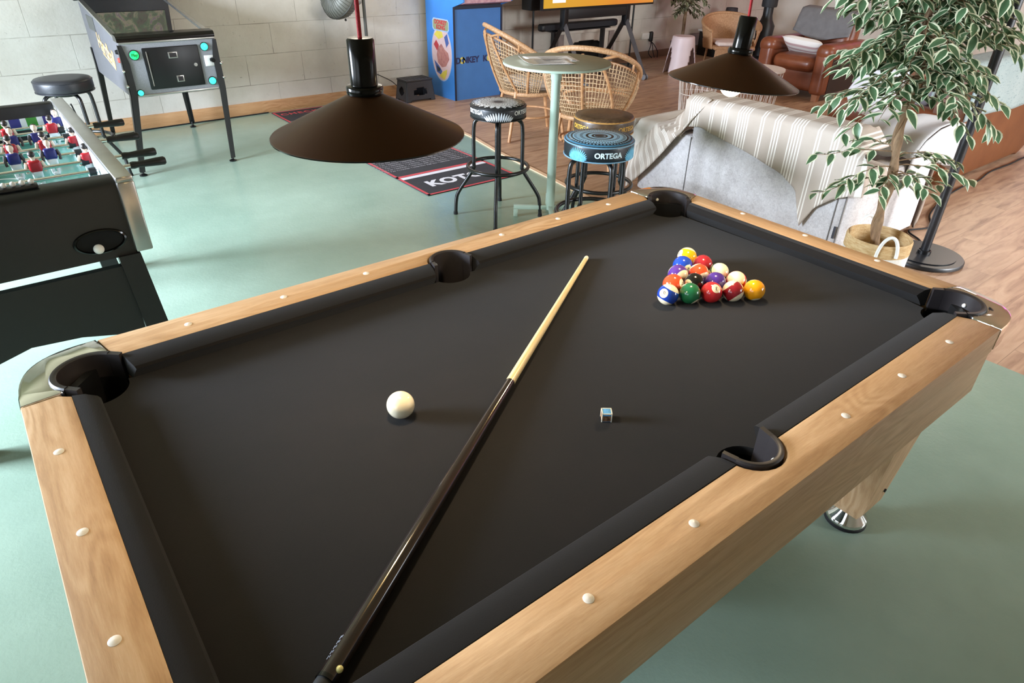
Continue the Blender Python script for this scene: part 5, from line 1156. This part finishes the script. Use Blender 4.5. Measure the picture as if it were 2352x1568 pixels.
def thr(u, v):
    y = 1.80 - u * 1.50      # running length; past the corner it turns along the right side
    top = .742 if y > .72 else max(.53, .742 - (.72 - y) * 1.1)
    b = zb(y)
    if v < .5:   # hanging on the back face
        k = v / .5; z = b + (top - .03 - b) * k; d = 0
    else:
        k = (v - .5) / .5; d = .30 * k; z = top - .03 * max(0, 1 - k * 8) - (.20 * max(0, k - .75) if y > .72 else 0)
    fold = .010 * math.sin(y * 23) * (1 - min(1, v * 1.6)) * (1 if y < .95 else .3)
    if y > .62: return Vector((2.648 - .004 + d - abs(fold), y, z))
    s_ = .62 - y; return Vector((2.648 + s_ + d * .15, .588 - abs(fold) * 2 + d * .55, z))
tmb = MB(); tmb.grid(thr, 110, 40, uv=True)
# left tail: diagonal band falling over the arm corner
def tail(u, v):
    a = Vector((2.632, 1.64, .735)).lerp(Vector((2.628, 2.215, .035)), u); b = Vector((2.90, 1.83, .735)).lerp(Vector((2.626, 2.19, .30)), u)
    if u < .15: a = a.lerp(Vector((2.655, 1.62, .745)), 1 - u / .15)
    p = a.lerp(b, v); 
    if p.z < .54: p.x = min(p.x, 2.612)
    return p + Vector((-.014 * math.sin(v * PI) - .006 * math.sin(v * 9 + u * 4), 0, -.05 * math.sin(u * PI) * (1 - v)))
tmb.grid(lambda u, v: tail(u, v), 30, 12); tmb.uv += [(.1 + .9 * i / 30, j / 12) for i in range(31) for j in range(13)]
tag(tmb.build('striped_throw', m_str, None, 70, .004), 'beige throw with white stripes draped over the back of the grey sofa', 'throw')
# white cover and taupe blanket hanging at the right front of the sofa
m_white_cl = M('white_cover', '#c6c4c4', .9, var=.03, vs=4, bump=.2, bs=50); m_taupe = M('taupe_cloth', '#85766a', .9, c2='#9a8b7e', vs=6, bump=.3, bs=30)
pw = pathf([(3.18, 0, .53), (3.30, 0, .62), (3.45, 0, .665), (3.66, 0, .68), (3.80, 0, .655), (3.86, 0, .58), (3.87, 0, .36)])
def wz(x):
    for (a, za), (b, zb_) in zip(((3.18, .53), (3.30, .62), (3.45, .665), (3.66, .68), (3.80, .655)), ((3.30, .62), (3.45, .665), (3.66, .68), (3.80, .655), (3.87, .575))):
        if x <= b: return za + (zb_ - za) * (x - a) / (b - a)
    return .575
wmb = MB(); wmb.grid(lambda u, v: Vector((pw(v).x, .585 + u * .42, pw(v).z + .012 * math.sin(u * 12 + v * 5))), 26, 28)
wmb.grid(lambda u, v: Vector((3.19 + u * .67, .583 + .018 * math.sin(u * 17 + 1) * (1 - v) - .02 * v * (1 - v), (.43 - .03 * math.sin(u * 9)) * (1 - v) + v * wz(3.19 + u * .67))), 30, 12)
tag(wmb.build('sofa_cover', m_white_cl, None, 70, .006), 'white cover lying over the right arm of the grey sofa behind the ficus trunk', 'sofa cover')
tag(cloth_over(lambda u, v: Vector((3.625 + .33 * v * (1 - .25 * u) + .025 * math.sin(v * 19), .60 + .16 * v + .02 * math.sin(v * 15), .012 + u * .49)), 22, 30, 'taupe_blanket', m_taupe, .006, 10, seed=9, solid=.012), 'taupe blanket hanging to the floor at the right front of the grey sofa', 'blanket')

# ================================================================== FICUS IN BASKET (near)
m_bask = M('seagrass', '#b08a56', .8, c2='#cdb083', vs=30, bump=.6, bs=130, stretch=(1, 1, 5)); m_bw = M('basket_white', '#dcd8d0', .8, bump=.5, bs=130)
NF = thing('potted_ficus', 'variegated ficus tree in a white and straw basket beside the black lamp pole', 'plant', (2.52, .36, 0)); rng = random.Random(5)
MB().lathe([(0, 0), (.135, 0), (.150, .03), (.156, .245)], n=40).build('basket_lower', m_bw, NF); bk = MB().lathe([(.157, .243), (.157, .302), (.152, .312), (.146, .30), (.14, .20), (.13, .05)], n=40).build('basket_band', m_bask, NF)
for a in (math.radians(222), math.radians(50)):
    c, s_ = math.cos(a), math.sin(a); tg = Vector((-s_, c, 0)); q = Vector((c, s_, 0)) * .150
    MB().tube([q * 1.03 + tg * (-.047 * math.cos(PI * i / 20)) + Vector((0, 0, .255 + .105 * math.sin(PI * i / 20))) for i in range(21)], .0085, 8).build('handle', white_cord, bk)
MB().lathe([(0, .215), (.14, .215)], n=24).build('liner', M('liner_white', '#b9b0a6', .9, var=.2, vs=30), NF)
TP = [(.0, .0, .20), (.005, .03, .35), (.02, .045, .47), (.01, .04, .62), (.03, .07, .76), (.03, .08, .90), (.02, .065, 1.04), (.03, .09, 1.18), (.03, .11, 1.30), (.03, .12, 1.5)]
mb = MB(); pth = bez(TP, 6); mb.tube(pth, [.024 - .010 * i / len(pth) + .003 * math.sin(i * 1.1) for i in range(len(pth))], 10)
mb.tube([p + Vector((.018 * math.cos(i * .33), .018 * math.sin(i * .33), 0)) for i, p in enumerate(pth)], [.013 - .005 * i / len(pth) for i in range(len(pth))], 8); mb.build('trunk', m_bark, NF)
lv, wd = MB(), MB()
def on_trunk(z):
    for a, b in zip(TP, TP[1:]):
        if z <= b[2]: return Vector(a).lerp(Vector(b), max(0, (z - a[2]) / (b[2] - a[2])))
    return Vector(TP[-1])
RV, UV_, DV = Vector(RT[0]), Vector((0, 0, 1)), Vector((.64, .77, 0))
# lower sparse branches, then the dense crown
for z, ang, L, nl, el in ((.60, 178, .36, 9, .02), (.66, 200, .30, 8, .12), (.62, 0, .26, 7, .04), (.66, -20, .36, 9, .16), (.72, 170, .38, 9, .18), (.70, 20, .34, 8, .22), (.64, 235, .24, 7, .0), (.64, -60, .22, 7, .0), (.74, 120, .25, 7, .2), (.76, 60, .25, 7, .2), (.68, 10, .40, 9, .18), (.60, 150, .22, 6, .0), (.59, 30, .16, 6, -.05)):
    a = math.radians(ang); d = RV * math.cos(a) + DV * math.sin(a) + UV_ * el; twig(lv, wd, on_trunk(z), d, L, nl, .092, rng, .28)
for k in range(112):
    z = .97 + .60 * ((k + .5) / 112) + rng.uniform(-.03, .03); a = k * 2.39996; L = rng.uniform(.24, .47) * (1 - .25 * max(0, z - 1.3)); el = rng.uniform(.0, .55)
    d = RV * math.cos(a) + DV * math.sin(a) * .9 + UV_ * el; twig(lv, wd, on_trunk(z), d, L, rng.choice((9, 10, 11, 12)), .090, rng, .45)
lv.build('foliage', [m_leaf, m_rim], NF, 60); wd.build('twigs', m_bark, NF)

# ================================================================== FLOOR LAMP with round base
FLP = thing('floor_lamp', 'black pole with a round flat base standing behind the basket plant', 'floor lamp', (3.215, .36, 0)); m_pole = M('pole_black', '#1b1c1f', .38, bump=.05, bs=300)
MB().lathe([(0, 0), (.20, 0), (.215, .006), (.215, .020), (.21, .026), (.0, .028)], n=64).build('base', m_pole, FLP); MB().lathe([(0, -.0), (.17, .0), (.17, .004), (0, .004)], (0, 0, .028), 48).build('base_plate', m_pole, FLP)
MB().lathe([(.036, .028), (.036, .05), (.030, .052)], n=28).build('collar', black_metal, FLP); MB().cyl((0, 0, .03), (0, 0, 1.90), .0245, n=24).build('pole', m_pole, FLP)
MB().lathe([(.0245, 1.88), (.10, 1.88), (.20, 1.92), (.21, 1.98), (.19, 2.0), (0, 2.0)], n=40).build('lamp_head', m_pole, FLP)
